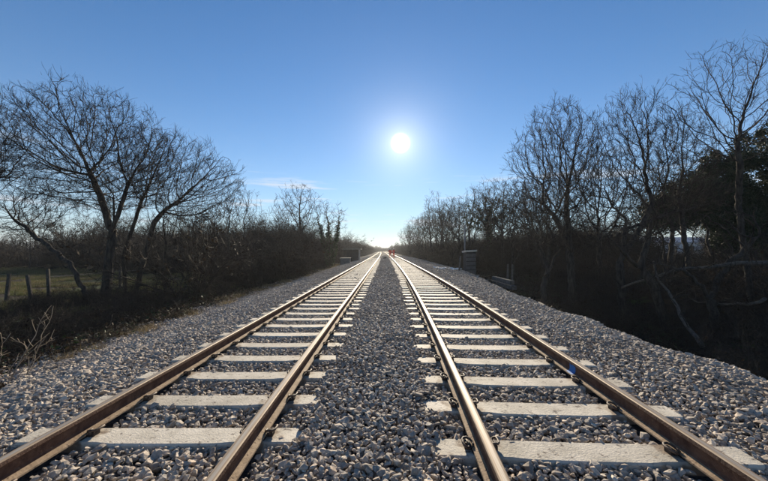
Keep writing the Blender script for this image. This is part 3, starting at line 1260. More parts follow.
lc, sk = px_tree(-42, 12.0, [(-38, 142, 60, 48, 1.0), (-10, 165, 28, 30, 0.3)], [[(-42, 297), (-40, 250), (-36, 205)]], 14, 3000, step=0.16, kill=0.23, gn=0.15, up=0.03, trunk_r=0.15, tw=0.0055)
tree("bare_tree", lc, tree_meshes(sk, fine=NEAR_T), "bare tree at the left edge with only its branch tips in view", LEFT_G)
lc, sk = px_tree(238, 27, [(236, 208, 22, 26, 1.0)], [[(238, 270), (237, 240)], [(232, 270), (228, 235)], [(243, 270), (246, 238)]], 15, 800,
                 step=0.26, kill=0.40, infl=2.5, gn=0.10, up=0.12, trunk_r=0.07, tw=0.008)
tree("slender_tree", lc, tree_meshes(sk, fine=FAR_T), "slender pale many-stemmed bare tree in the left hedge under the cloud", LEFT_G)
lc, sk = px_tree(302, 37, [(298, 207, 25, 25, 1.0)], [[(302, 268), (301, 245), (300, 228)]], 16, 1200, step=0.3, kill=0.42, infl=3.0, gn=0.10, up=0.05, trunk_r=0.16, tw=0.0115)
tree("bare_tree", lc, tree_meshes(sk, fine=FAR_T), "bare fan-crowned tree rising above the hedge left of the ivy-clad tree", LEFT_G)
lc, sk = px_tree(330, 40, [(328, 219, 19, 19, 1.0)], [[(330, 266), (329, 245), (328, 222)], [(328, 262), (325, 248), (320, 226)], [(332, 262), (335, 248), (339, 224)]],
                 17, 800, step=0.3, kill=0.45, infl=3.0, gn=0.11, up=0.06, trunk_r=0.19, tw=0.012)
tree("ivy_clad_tree", lc, tree_meshes(sk, fine=FAR_T), "forked tree with ivy up its stems near the far left hut", LEFT_G,
     extra=(("ivy", ivy_on(sk, 5, 170, 0, 0.70, 0.11, 0.30)),))

# --- right-hand side
lc, sk = px_tree(573, 15, [(558, 150, 48, 46, 1.0), (545, 200, 40, 28, 0.4)], [[(573, 300), (571, 255), (568, 212)], [(571, 250), (552, 215)]], 21, 4200,
                 step=0.17, kill=0.24, gn=0.165, up=0.04, wind=(0.04, 0, 0), trunk_r=0.17, tw=0.006)
tree("bare_tree", lc, tree_meshes(sk, fine=NEAR_T), "crooked bare tree, the leftmost of the three tall ones at right", RIGHT_G)
lc, sk = px_tree(622, 13, [(634, 142, 40, 56, 1.0), (602, 182, 30, 32, 0.35), (662, 190, 34, 30, 0.35), (700, 198, 34, 16, 0.2)],
                 [[(622, 308), (617, 268), (622, 222)], [(619, 262), (638, 228), (648, 205)], [(622, 230), (660, 217), (705, 205)]], 22, 3800, step=0.16, kill=0.23, gn=0.14, up=0.08, wind=(0.08, 0, 0), trunk_r=0.135, tw=0.0052)
tree("bare_tree", lc, tree_meshes(sk, fine=NEAR_T), "bare tree with twisted twin stems between the crooked tree and the evergreen", RIGHT_G)
lc, sk = px_tree(668, 11.2, [(628, 232, 42, 22, 1.0), (660, 215, 26, 18, 0.4)], [[(668, 322), (652, 292), (640, 264), (652, 232)], [(644, 272), (612, 246)]], 31, 600,
                 step=0.17, kill=0.28, gn=0.2, up=0.0, trunk_r=0.13, tw=0.006)
tree("leaning_tree", lc, tree_meshes(sk, fine=dict(NEAR_T, d1=5.0)), "low twisted tree leaning left from the right bank below the white house", RIGHT_G)
lc, sk = px_tree(722, 10.2, [(690, 222, 46, 16, 0.7), (742, 220, 34, 22, 0.5), (660, 275, 30, 12, 0.3)], [[(722, 335), (705, 296), (682, 270), (655, 262)], [(708, 300), (735, 262), (752, 236)]], 32, 330,
                 step=0.17, kill=0.30, gn=0.2, up=0.0, trunk_r=0.12, tw=0.006)
tree("leaning_tree", lc, tree_meshes(sk, fine=dict(NEAR_T, d1=2.5)), "low twisted forked tree sprawling over the right bank near the right edge", RIGHT_G)
lc, sk = px_tree(541, 14.5, [(540, 232, 34, 24, 1.0), (520, 222, 20, 16, 0.3)], [[(541, 300), (548, 270), (538, 246)], [(546, 276), (560, 250)]], 33, 700,
                 step=0.18, kill=0.30, gn=0.2, up=0.01, trunk_r=0.12, tw=0.0065)
tree("leaning_tree", lc, tree_meshes(sk, fine=NEAR_T), "low crooked tree on the bank just left of the crooked tall tree", RIGHT_G)
lc, sk = px_tree(694, 14.5, [(682, 158, 34, 44, 1.0), (700, 190, 26, 22, 0.3)], [[(694, 318), (690, 268), (686, 222), (683, 190)]], 34, 1500,
                 step=0.17, kill=0.26, gn=0.11, up=0.07, wind=(0.05, 0, 0), trunk_r=0.10, tw=0.0055)
tree("bare_tree", lc, tree_meshes(sk, fine=NEAR_T), "thin bare tree in front of the evergreen's left half, left of the tallest", RIGHT_G)
lc, sk = px_tree(757, 10.5, [(722, 108, 52, 66, 1.0), (768, 92, 34, 56, 0.5)], [[(757, 335), (754, 265), (745, 205), (733, 165)]], 23, 2300,
                 step=0.15, gn=0.09, up=0.07, wind=(0.03, 0, 0), trunk_r=0.085, tw=0.0046, kill=0.24)
tree("bare_tree", lc, tree_meshes(sk, fine=dict(NEAR_T, d1=4.5, w=0.0036)), "tallest thin bare tree at the right edge in front of the evergreen", RIGHT_G)
lc, sk = px_tree(489, 31, [(488, 214, 24, 27, 1.0)], [[(489, 276), (489, 245), (487, 222)]], 24, 1200, step=0.28, kill=0.40, infl=3.0, gn=0.14, up=0.04, trunk_r=0.17, tw=0.010)
tree("ivy_clad_tree", lc, tree_meshes(sk, fine=FAR_T), "tree with a dark ivy-choked crown behind the lineside cabinet", RIGHT_G,
     extra=(("ivy", ivy_on(sk, 6, 120, 1, 0.86, 0.10, 0.30)),))


def plain_tree(seed, h, hw, n, stems, gn, up, low=0.30, tw=0.010, tr=0.125):
    return colonize(seed, [(0, 0, h * (low + 1) / 2, hw, hw, h * (1 - low) / 2, 1.0)], stems, n, step=0.26, kill=0.38, infl=3.0, gn=gn, up=up, trunk_r=tr, tw=tw)


ms2 = tree_meshes(plain_tree(25, 9.2, 2.0, 1200, [[(0, 0, -0.2), (0.1, 0, 3.4)], [(0.3, 0.1, -0.2), (0.9, 0.3, 3.6)], [(-0.3, 0, -0.2), (-0.8, -0.2, 3.5)]], 0.09, 0.14), fine=FAR_T)
ms3 = tree_meshes(plain_tree(26, 8.5, 1.7, 1100, [[(0, 0, -0.2), (-0.15, 0, 3.0)], [(0.2, 0.1, -0.2), (0.7, 0.3, 3.4)]], 0.10, 0.14), fine=FAR_T)
ms4 = tree_meshes(plain_tree(27, 9.0, 2.9, 1700, [[(0, 0, -0.2), (0.1, 0, 1.6), (0.05, 0, 3.2)]], 0.10, 0.06), fine=FAR_T)
ms5 = tree_meshes(plain_tree(28, 8.0, 2.8, 1700, [[(0, 0, -0.2), (0.25, 0, 1.2), (0.05, 0.2, 2.6)], [(0.2, 0.05, 1.1), (-0.7, 0, 2.4)]], 0.19, 0.03), fine=FAR_T)
lc = stand(436, 52)
tree("slender_tree", lc, ms2, "slender tall bare tree in the right-hand row, highest of that row", "row of slender trees right of the line", sc=1.25)
for px, y, sc, m_, lab in ((459, 42, 0.88, ms4, "round-crowned bare tree at the near end of the right-hand slender row"),
                           (448, 47, 0.80, ms3, "slim bare tree second from the near end of the right-hand row"),
                           (424, 60, 0.98, ms3, "slim bare tree just left of the tallest in the right-hand row"),
                           (414, 74, 0.95, ms2, "small-looking slim bare tree towards the far end of the right-hand row"),
                           (409, 92, 1.0, ms4, "farthest bare tree of the right-hand row beyond the workers"),
                           (515, 23, 0.80, ms5, "bare gnarled tree between the ivy-choked tree and the crooked tree"),
                           (535, 26, 0.85, ms3, "slim many-stemmed tree behind the low timber beams"),
                           (648, 24, 0.80, ms4, "bare tree behind the twin-stemmed tree, left of the white house"),
                           (431, 56, 0.90, ms4, "round bare tree half hidden behind the highest of the right-hand row"),
                           (453, 38, 0.86, ms5, "twisted bare tree between the pole and the slender right-hand row"),
                           (474, 34, 0.90, ms3, "thin bare tree rising just right of the lineside pole"),
                           (442, 50, 0.92, ms5, "gnarled bare tree in the middle of the right-hand row"),
                           (419, 66, 1.00, ms4, "round bare tree in the far half of the right-hand row"),
                           (502, 27, 0.92, ms4, "round bare tree just right of the ivy-choked tree"),
                           (546, 20, 0.92, ms5, "twisted bare tree crowding the crooked tree on its left side"),
                           (598, 18, 0.92, ms4, "bare tree filling the gap between the crooked and twin-stemmed trees"),
                           (664, 17, 0.86, ms3, "thin bare tree between the twin-stemmed tree and the evergreen"),
                           (724, 21, 0.62, ms5, "low gnarled bare tree under the evergreen, right of the white house")):
    lc = stand(px, y)
    tree("slender_tree" if m_ in (ms2, ms3) else "bare_tree", lc, m_, lab, "bare trees right of the line", rz=px * 1.7, sc=sc * (1.16 if px < 480 else 1.0))
for px, y, sc, m_, lab in ((30, 34, 0.62, ms4, "low bare tree far behind the field left of the largest tree"),
                           (205, 24, 0.55, ms5, "low gnarled tree in the hedge right of the spreading tree"),
                           (262, 33, 0.62, ms3, "thin bare tree in the hedge left of the fan-crowned tree"),
                           (352, 66, 0.40, ms5, "small bushy tree behind the far left hut"),
                           (166, 16.5, 0.60, ms3, "thin bare tree with twin stems close behind the spreading left-hand tree"),
                           (196, 18.5, 0.58, ms5, "gnarled small tree at the foot of the hedge right of the spreading tree"),
                           (180, 30, 0.60, ms3, "thin bare tree behind the spreading left-hand tree")):
    lc = stand(px, y)
    tree("bare_tree", lc, m_, lab, "bare trees left of the line", rz=px * 2.3, sc=sc)

# --- dark evergreen on the right
def evergreen(name, loc, lumps_, n, size, label, seed, trunk_h=3.0):
    r = np.random.default_rng(seed)
    e = empty(name, loc)
    ctr = []
    for (x, y, z, rx, rz_) in lumps_:
        for q in range(60):
            d = r.normal(size=3)
            d /= np.linalg.norm(d)
            c = np.array([x, y, z]) + d * np.array([rx, rx, rz_]) * r.uniform(0.45, 1.0)
            rad = r.uniform(0.18, 0.6)
            m_ = n // (60 * len(lumps_))
            o_ = r.normal(size=(m_, 3))
            o_ /= np.linalg.norm(o_, axis=1, keepdims=True)
            ctr.append(c + o_ * rad * r.random((m_, 1)) ** 0.4)
    pts = np.concatenate(ctr)
    pts = pts[pts[:, 2] > 0.1]
    obj("crown", leaf_quads(pts, size, r, M["evergreen"], "crown"), e)
    m_ = MB()
    br = []
    for (x, y, z, rx, rz_) in lumps_:
        q_ = [np.array([x * 0.5, y * 0.5, -0.3]) * (1 - t_) + np.array([x, y, z]) * t_ + r.normal(0, 0.11, 3) * (t_ > 0) for t_ in np.linspace(0, 1, 8)]
        m_.tube(q_, list(np.linspace(0.10, 0.035, 8)), 7)
    m_.build("trunk", M["bark"], e, smooth=True)
    return tag(e, label, "tree")


lc = stand(744, 17)
evergreen("evergreen_tree", lc, [(-0.2, 1.2, 4.6, 1.6, 1.6), (-3.5, 0.5, 4.3, 1.1, 1.1), (-2.4, 0, 4.9, 1.4, 1.6), (-0.9, 0.3, 5.4, 1.5, 2.2), (0.6, 0.2, 6.2, 1.6, 2.5),
                                (2.2, -0.1, 6.4, 1.8, 2.9), (4.4, 0.3, 6.4, 2.0, 3.2), (0.4, 0.7, 3.6, 1.3, 1.8), (1.8, 0.6, 2.6, 1.8, 2.4), (3.8, 0.8, 2.6, 2.2, 2.4)],
          270000, 0.047, "broad black-green evergreen tree filling the right edge", 31)

# ------------------------------------------------------------------ thickets (nobody could count the shrubs)
def shrub_mesh(seed, h, leaves):
    sk_ = skeleton(seed, SHRUB, h, 0.026, stems=13, spread=0.8, base_len=0.8, tw=0.0055)

    def sides(r0):
        return 4 if r0 > 0.014 else 3
    V, Fq = tubes_batch([(P_, R_) for l, P_, R_ in sk_], sides)
    V2, F2 = fine_twigs(sk_, seed, w=0.0062, d1=9.0, d2=5.0, l1=0.42, l2=0.22, from_lvl=0, up=0.03, ang=52)
    V, Fq = np.concatenate([V, V2]), np.concatenate([Fq, F2 + len(V)])
    me = fast_mesh("shrub", V, Fq, M["twig"])
    if leaves:
        r = np.random.default_rng(seed)
        tips = np.concatenate([P_[1:] for l, P_, R_ in sk_ if l >= 1])
        sel = tips[r.integers(0, len(tips), leaves)] + r.normal(0, 0.09, (leaves, 3))
        sel = sel[sel[:, 2] < h * 0.75]
        lm = leaf_quads(sel, 0.055, r, M["dead_leaf"], "leaves")
        bm = bmesh.new()
        bm.from_mesh(me)
        k = len(bm.faces)
        bm.from_mesh(lm)
        bm.faces.ensure_lookup_table()
        for f_ in bm.faces[k:]:
            f_.material_index = 1
        me.materials.append(M["dead_leaf"])
        bm.to_mesh(me)
        bm.free()
    return me


SHRUBS = [shrub_mesh(40 + i, 3.0, 500) for i in range(5)]


def thicket(name, label, spots, seed):
    r = np.random.default_rng(seed)
    pts = np.array([(x, y, gz(x, y) - 0.05) for x, y, s in spots])
    s = np.array([s for x, y, s in spots])
    rot = np.stack([r.normal(0, 0.07, len(s)), r.normal(0, 0.07, len(s)), r.uniform(0, 6.28, len(s))], -1)
    o = scatter(name, pts, rot, s[:, None] * r.uniform(0.85, 1.15, (len(s), 3)), r.integers(0, 5, len(s)), SHRUBS)
    return tag(o, label, "thicket")


r = np.random.default_rng(50)
sp_l, sp_r = [], []
for k in range(3200):                                   # left-hand hedge
    y = r.uniform(9, 150)
    x = float(bend(y)) - r.uniform(7.7, 42)
    if k % 5 == 0:
        y = r.uniform(36, 75)
        x = -r.uniform(30, 100)
    d = -x + float(bend(y))
    if y < 33 and d > 8.8 and (abs(x) > 0.86 * y or y < (27 if x < -11 else 17)):   # the strip of rough pasture
        continue
    if y < 12.5 and d < 9.5:
        continue
    if 28 < y < 60 and d < 7.4:
        continue
    s = r.uniform(0.5, 1.55) * (1 + 0.42 * math.sin(x * 0.31 + y * 0.23) * math.sin(y * 0.11 + 1))
    if r.random() < 0.07:
        s *= 1.35
    if d < 8.5:
        s *= 0.6
    elif d < 11:
        s *= 0.8
    if d > 8.8 and y < 33:
        s *= 0.72
    if x < -0.84 * y and y < 62 and r.random() < 0.45:
        continue
    if d > 24 and r.random() < 0.4:
        continue
    if y > 70:
        s *= 0.95
        if d > 16:
            continue
    sp_l.append((x, y, s))
for k in range(3000):                                   # right-hand wood
    y = r.uniform(5.5, 150)
    x = r.uniform(6.9, 46) + float(bend(y))
    d = x - float(crest_r(y))
    if d < 1.9 + 1.0 * (y < 22):
        continue
    if y < 9 and d > 14:
        continue
    if 14 < y < 25 and d < 4.6:
        continue
    s = r.uniform(0.5, 1.35) * (1 + 0.3 * math.sin(x * 0.33 + y * 0.27))
    if r.random() < 0.07:
        s *= 1.35
    if y < 26:
        s *= 0.42 + 0.02 * d
    if y > 34:
        s *= 0.72
    if y > 70 and d > 14:
        continue
    if d > 22 and r.random() < 0.5:
        continue
    if 0.80 < x / y < 1.08 and y < 46:                             # the gap through which the house shows
        s = min(s, 0.40)
    sp_r.append((x, y, s))
for k in range(80):                                     # rank growth in front of the pasture
    y = r.uniform(6.0, 13.5)
    sp_l.append((-r.uniform(7.6, 8.5 + 0.35 * y), y, r.uniform(0.12, 0.26)))
thicket("hedge_thicket", "dark tangled leafless hedge running along the left of the line", sp_l, 51)
thicket("woodland_thicket", "dark tangled brushwood under the trees right of the line", sp_r, 52)
print("shrubs", len(sp_l), len(sp_r))

# low bramble and dead growth on the banks
def bramble_mesh(seed):
    r_ = random.Random(seed)
    br = []
    for q in range(26):
        a = r_.uniform(0, 6.283)
        d = np.array([math.cos(a) * 0.8, math.sin(a) * 0.8, 1.0])
        p_ = np.array([r_.uniform(-0.15, 0.15), r_.uniform(-0.15, 0.15), -0.05])
        L = r_.uniform(0.4, 1.0)
        pts = [p_]
        for i in range(6):
            d = vnorm(d + np.array([r_.gauss(0, 0.16), r_.gauss(0, 0.16), -0.26]))
            p_ = p_ + d * L / 6
            p_[2] = max(p_[2], 0.0)
            pts.append(p_)
        br.append((np.array(pts), np.linspace(0.006, 0.003, 7)))
    V, Fq = tubes_batch(br, lambda r0: 3)
    me = fast_mesh("bramble", V, Fq, M["twig"])
    rg = np.random.default_rng(seed)
    allp = np.concatenate([b[0] for b in br])
    sel = allp[rg.integers(0, len(allp), 150)] + rg.normal(0, 0.05, (150, 3))
    lm = leaf_quads(sel, 0.038, rg, M["dead_leaf"], "leaves")
    bm = bmesh.new()
    bm.from_mesh(me)
    k = len(bm.faces)
    bm.from_mesh(lm)
    bm.faces.ensure_lookup_table()
    for f_ in bm.faces[k:]:
        f_.material_index = 1 if rg.random() < 0.8 else 2
    me.materials.append(M["dead_leaf"])
    me.materials.append(M["ivy"])
    bm.to_mesh(me)
    bm.free()
    return me


def tuft_mesh(seed, n, h, mat, sp=0.10, curl=0.5):
    r_ = np.random.default_rng(seed)
    v, f = [], []
    for q in range(n):
        a = r_.uniform(0, 6.283)
        b0 = np.array([r_.normal(0, sp), r_.normal(0, sp), -0.02])
        d = np.array([math.cos(a), math.sin(a), 0])
        w = np.array([-d[1], d[0], 0]) * r_.uniform(0.003, 0.006)
        hh = h * r_.uniform(0.5, 1.15)
        c = curl * r_.uniform(0.2, 1.2)
        k = len(v)
        for t_ in (0, 0.5, 1.0):
            c0 = b0 + d * hh * c * t_ * t_ + np.array([0, 0, hh * t_ * (1 - 0.25 * c * t_)])
            ww = w * (1 - 0.85 * t_)
            v += [c0 - ww, c0 + ww]
        f += [(k, k + 1, k + 3, k + 2), (k + 2, k + 3, k + 5, k + 4)]
    return mesh_np("tuft", np.array(v), f, mat)


def strew(name, label, cat, XY, zf, protos, seed, smin, smax):
    r_ = np.random.default_rng(seed)
    XY = np.array(XY)
    n = len(XY)
    z = zf(XY[:, 0], XY[:, 1])
    s = r_.uniform(smin, smax, n)
    o = scatter(name, np.stack([XY[:, 0], XY[:, 1], z], -1),
                np.stack([r_.normal(0, 0.1, n), r_.normal(0, 0.1, n), r_.uniform(0, 6.28, n)], -1),
                np.repeat(s[:, None], 3, 1), r_.integers(0, len(protos), n), protos)
    return tag(o, label, cat)


def top_z(x, y):
    return np.maximum(land_z(x, y), bed_z(x, y) - 0.04 - 9.0 * (np.asarray(x) < -6.9 + bend(y)) - 9.0 * (np.asarray(x) > crest_r(y) + 2.3))


BR = [bramble_mesh(60 + i) for i in range(4)]
r = np.random.default_rng(61)
xy = []
for k in range(2600):
    y = r.uniform(3.0, 45)
    if r.random() < 0.5:
        x = -r.uniform(6.5, 10.0)
        if y > 12 and r.random() < 0.5:
            continue
    else:
        x = float(crest_r(y)) + r.uniform(1.0, 7.0)
    if abs(x) > 1.35 * y + 3:
        continue
    xy.append((x, y))
strew("bramble_undergrowth", "dark low brambles and dead stems on the banks beside the ballast", "brambles", xy, top_z, BR, 62, 0.5, 1.1)

GT = [tuft_mesh(70 + i, 34, 0.17, M["grass"]) for i in range(4)] + [tuft_mesh(80, 30, 0.22, M["dry_grass"])]
xy = []
for k in range(40000):
    y = r.uniform(7, 36)
    x = -r.uniform(8.5, 44)
    if abs(x) > 1.35 * y + 2:
        continue
    if float(lumps(x * 0.9, y * 0.9)) < -0.12:
        continue
    xy.append((x, y))
strew("pasture_grass", "rough green grass of the pasture behind the left-hand trees", "grass", xy, top_z, GT, 71, 0.6, 1.3)
DT = [tuft_mesh(90 + i, 40, 0.20, M["dry_grass"], 0.09, 0.9) for i in range(3)] + [tuft_mesh(95, 30, 0.16, M["grass"], 0.09, 0.8)]
xy = []
for k in range(2600):
    y = r.uniform(3.5, 46)
    x = -6.5 + r.normal(0, 0.45) + float(bend(y))
    if float(lumps(x * 1.5 + 9, y * 1.5)) < 0.0 or x > -5.7:
        continue
    xy.append((x, y))
for k in range(500):
    y = r.uniform(22, 60)
    x = float(crest_r(y)) + 0.4 + abs(r.normal(0, 0.6))
    xy.append((x, y))
strew("verge_grass", "dry straw-coloured grass tufts along the edge of the ballast", "grass", xy, top_z, DT, 72, 0.5, 1.35)

# a heap of dead bracken at the bottom left
rg = np.random.default_rng(73)
n = 5200
pts = np.stack([rg.normal(-5.95, 0.42, n), rg.normal(4.15, 0.40, n), np.zeros(n)], -1)
hgt = 0.30 * np.exp(-((pts[:, 0] + 5.95) / 0.55) ** 2 - ((pts[:, 1] - 4.15) / 0.55) ** 2)
pts[:, 2] = top_z(pts[:, 0], pts[:, 1]) + hgt * rg.random(n) ** 0.4 + 0.01
tag(obj("dead_bracken", leaf_quads(pts, 0.035, rg, M["dead_leaf"], "dead_bracken", 0.4)),
    "brown heap of dead bracken at the bottom left by the ballast", "bracken", kind="stuff")

# ------------------------------------------------------------------ pale sapling at the left edge
sl = Vector((-6.0, 5.0, float(top_z(np.array([-6.0]), np.array([5.0]))[0])))
sk = skeleton(101, dict(seg=[5, 4, 3], n=[4, 3, 0], t0=[0.25, 0.2], ang=[45, 48], len=[0.5, 0.5], rr=[0.6, 0.6], up=[0.0, 0.03, 0.02],
                        gnarl=[0.10, 0.14, 0.15], tip=[0.45, 0.45, 0.5]), 1.0, 0.013, stems=6, lean=(-0.35, 0), spread=0.9, base_len=0.75)
tree("bare_sapling", sl, tree_meshes(sk, 1, "pale_twig", "pale_twig"), "small sapling with pale bare forked twigs at the left edge by the ballast", cat="sapling")

# ------------------------------------------------------------------ fence posts of the pasture
def fence_post(loc, h, label, tilt):
    m_ = MB()
    m_.box((0, 0, h / 2 - 0.15), (0.10, 0.10, h + 0.3), bev=0.012, taper=0.94)
    m_.box((0, 0, h + 0.012), (0.085, 0.085, 0.03), bev=0.010)
    for z in (0.35, 0.68, 1.0):
        if z < h - 0.08:
            m_.box((0, -0.051, z), (0.03, 0.012, 0.012), m=1)
    return tag(m_.build("fence_post", [M["post"], M["wire"]], None, loc, (tilt[0], tilt[1], 0.3)), label, "fence post", "posts of the pasture fence")


PL = [(51, 12.6, 1.40, "weathered fence post, the tallest and clearest at the pasture edge", (0.02, -0.05)),
      (34, 12.3, 1.18, "fence post leaning left of the tallest post at the pasture edge", (0.0, -0.16)),
      (8, 12.4, 1.2, "fence post near the left edge of the picture", (0.0, 0.06)),
      (111, 15.5, 1.25, "fence post half hidden by the trunk of the largest left-hand tree", (0.0, 0.05)),
      (121, 17.0, 1.25, "fence post standing in the grass between the two left-hand trees", (0.03, 0.0)),
      (164, 19.5, 1.25, "far fence post right of the spreading left-hand tree", (0.0, 0.03))]
tops = []
for px, y, h, lab, tl in PL:
    lc = stand(px, y)
    fence_post(lc, h * 0.92, lab, tl)
    tops.append(Vector(lc))
tops.sort(key=lambda v_: v_.x)
for z in (0.35, 0.68, 1.0):
    m_ = MB()
    pts = []
    for a, b_ in zip(tops[:-1], tops[1:]):
        for t_ in (0, 0.33, 0.66):
            q = a.lerp(b_, t_)
            pts.append((q.x, q.y - 0.06, q.z + z - 0.03 * (t_ > 0)))
    pts.append((tops[-1].x, tops[-1].y - 0.06, tops[-1].z + z))
    m_.tube(pts, 0.0025, 4)
    tag(m_.build("fence_wire", M["wire"]), {0.35: "lowest", 0.68: "middle", 1.0: "topmost"}[z] + " wire strung between the pasture fence posts", "wire", "wires of the pasture fence")

# ------------------------------------------------------------------ hut and cabinet, far left
hy = 52.0
e = empty("lineside_hut", (at(351.5, 250, hy).x, hy, gz(at(351.5, 250, hy).x, hy)))
m_ = MB()
m_.box((-1.32, 1.0, 1.15), (0.14, 2.2, 2.5))
m_.build("side_wall", M["hut_wall"], e)
m_ = MB()
m_.box((0.0, 2.05, 1.15), (2.5, 0.12, 2.5))
m_.build("back_wall", M["hut_wall"], e)
m_ = MB()
m_.box((-0.55, 0.0, 1.15), (1.40, 0.12, 2.5))
m_.build("front_wall", M["hut_wall"], e)
m_ = MB()
m_.box((0.65, 0.02, 1.0), (0.95, 0.05, 2.1), bev=0.01)
dr = m_.build("door", M["dark_gap"], e)
m_ = MB()
m_.box((0.95, -0.04, 1.0), (0.03, 0.06, 0.14), bev=0.008)
m_.build("handle", M["grey_paint"], dr)
m_ = MB()
m_.box((1.30, 0.0, 1.15), (0.26, 0.22, 2.5), bev=0.02)
m_.build("corner_post", M["concrete"], e)
m_ = MB()
m_.box((0, 0.95, 2.49), (3.1, 2.7, 0.18), bev=0.03)
m_.build("roof", M["hut_roof"], e)
tag(e, "dark flat-roofed hut with a pale corner post left of the distant track", "hut")

cy = 44.0
cx_ = at(345.5, 250, cy).x
e = empty("equipment_cabinet", (cx_, cy, gz(cx_, cy)))
m_ = MB()
m_.box((0, 0, 0.63), (1.35, 0.6, 1.15), bev=0.03)
m_.build("body", M["grey_paint"], e)
for sd in (-1, 1):
    m_ = MB()
    m_.box((sd * 0.33, -0.31, 0.62), (0.60, 0.03, 1.0), bev=0.01)
    d_ = m_.build("door", M["grey_paint"], e)
    m_ = MB()
    m_.box((sd * 0.08, -0.34, 0.65), (0.03, 0.03, 0.16), bev=0.008)
    m_.build("handle", M["dark_gap"], d_)
m_ = MB()
m_.box((0, 0, 1.235), (1.45, 0.7, 0.07), bev=0.015)
m_.build("lid", M["grey_paint"], e)
m_ = MB()
m_.box((0, 0, -0.02), (1.5, 0.75, 0.16), bev=0.02)
m_.build("plinth", M["concrete"], e)
tag(e, "low grey equipment cabinet in front of the dark hut", "cabinet")

# ------------------------------------------------------------------ things beside the right-hand track
def surf(px, y):
    x = at(px, 250, y).x
    return (x, y, float(top_z(np.array([x]), np.array([y]))[0]))


lc = surf(469.5, 24.6)
e = empty("lineside_cabinet", lc, 0.12)
H = at(384, 251.5, 24.6).z - lc[2]
m_ = MB()
m_.box((0, 0, H / 2 - 0.05), (0.78, 0.62, H), bev=0.015)
m_.build("body", M["dark_gap"], e)
nb = 5
for k in range(nb):
    m_ = MB()
    hh = (H - 0.18) / nb
    m_.box((-0.02, -0.32, 0.06 + hh * (k + 0.5)), (0.74, 0.05, hh - 0.07), bev=0.012)
    m_.build("panel", M["dark_grey"], e)
m_ = MB()
m_.box((-0.02, -0.03, H + 0.02), (0.92, 0.80, 0.13), (-0.06, -0.05, 0), bev=0.015)
m_.build("lid", M["pale_lid"], e)
tag(e, "tall dark cabinet with horizontal grey panels and a pale lid, right of the line", "cabinet")

lc = surf(459, 23.8)
m_ = MB()
m_.box((0, 0, 0.50), (0.11, 0.09, 1.25), bev=0.015)
m_.box((0, 0, 1.14), (0.09, 0.07, 0.05), bev=0.015)
tag(m_.build("marker_post", M["timber"], None, lc, (0, 0.10, 0.2)), "short grey post leaning beside the tall panelled cabinet", "post")

lc = surf(464.8, 26.5)
e = empty("lineside_pole", lc)
hp = at(384, 226, 26.5).z - lc[2]
m_ = MB()
m_.tube([(0, 0, -0.4), (0, 0, hp * 0.5), (0.02, 0, hp)], [0.075, 0.065, 0.055], 10)
m_.build("shaft", M["grey_paint"], e, smooth=True)
m_ = MB()
m_.tube([(0.02, 0, hp - 0.002), (0.02, 0, hp + 0.05)], [0.065, 0.04], 10)
m_.build("cap", M["dark_gap"], e)
tag(e, "thin grey pole rising behind the tall panelled cabinet", "pole")

# pale rubble tipped at the foot of the trees
LUMP = []
for i in range(4):
    me = stone_mesh(300 + i).copy()
    me.materials.clear()
    me.materials.append(M["chalk"])
    LUMP.append(me)
r = random.Random(9)
for k in range(20):
    px = 432 + 28 * (k + r.random()) / 20
    y = 27.5 - 3.0 * (px - 432) / 28 + r.uniform(-0.5, 0.5)
    lc = surf(px, y)
    s = r.uniform(0.12, 0.27)
    o = obj("rubble_lump", LUMP[k % 4], None, (lc[0], lc[1], lc[2] + s * 0.55), (r.uniform(-0.4, 0.4), r.uniform(-0.4, 0.4), r.uniform(0, 6)), (s, s, s * 0.62))
    tag(o, "white rubble lump strewn beside the right-hand track left of the leaning post", "rubble", "white rubble by the leaning post")

# low timber beams and posts by the ballast edge
def beam(px0, px1, y0, y1, dz, label, th=0.24):
    a, b_ = Vector(surf(px0, y0)), Vector(surf(px1, y1))
    z = max(a.z, b_.z) + dz
    a.z = b_.z = z
    mid = (a + b_) / 2
    L = (b_ - a).length
    m_ = MB()
    m_.box((0, 0, 0), (L, 0.25, th), bev=0.02)
    m_.box((L / 2 + 0.008, 0, 0), (0.02, 0.21, th - 0.05), bev=0.008)
    m_.box((-L / 2 - 0.008, 0, 0), (0.02, 0.21, th - 0.05), bev=0.008)
    o = m_.build("timber_beam", M["timber"], None, mid, (0, 0, math.atan2(b_.y - a.y, b_.x - a.x)))
    return tag(o, label, "beam", "timber beams by the ballast edge")


beam(493, 514, 21.0, 17.6, 0.11, "lower of the two grey timber beams stacked at the ballast edge")
beam(493.5, 512, 21.1, 18.0, 0.355, "upper of the two grey timber beams stacked at the ballast edge")
for px, y, h, lab in ((507, 19.9, 1.30, "left one of two thin grey posts behind the timber beams"),
                      (511.5, 19.7, 1.30, "right one of two thin grey posts behind the timber beams")):
    lc = surf(px, y)
    m_ = MB()
    m_.box((0, 0, h / 2 - 0.1), (0.09, 0.09, h + 0.2), bev=0.012)
    m_.box((0, 0, h + 0.01), (0.07, 0.07, 0.03), bev=0.012)
    tag(m_.build("thin_post", M["timber"], None, lc, (0.02, 0.03, 0.3)), lab, "post", "posts behind the timber beams")

# black plastic pipe over the shoulder
m_ = MB()
pts = []
for t_ in np.linspace(0, 1, 16):
    y = 10.6 - 4.6 * t_
    x = float(crest_r(y)) + 0.62 + 0.18 * math.sin(t_ * 3.1) + 0.4 * (t_ > 0.85) * (t_ - 0.85) * 4
    z = float(bed_z(np.array([x]), np.array([y]))[0]) + 0.075
    pts.append((x, y, z))
m_.tube(pts, 0.055, 10)
tag(m_.build("plastic_pipe", M["pipe"], smooth=True), "black plastic pipe lying along the right-hand edge of the ballast", "pipe")

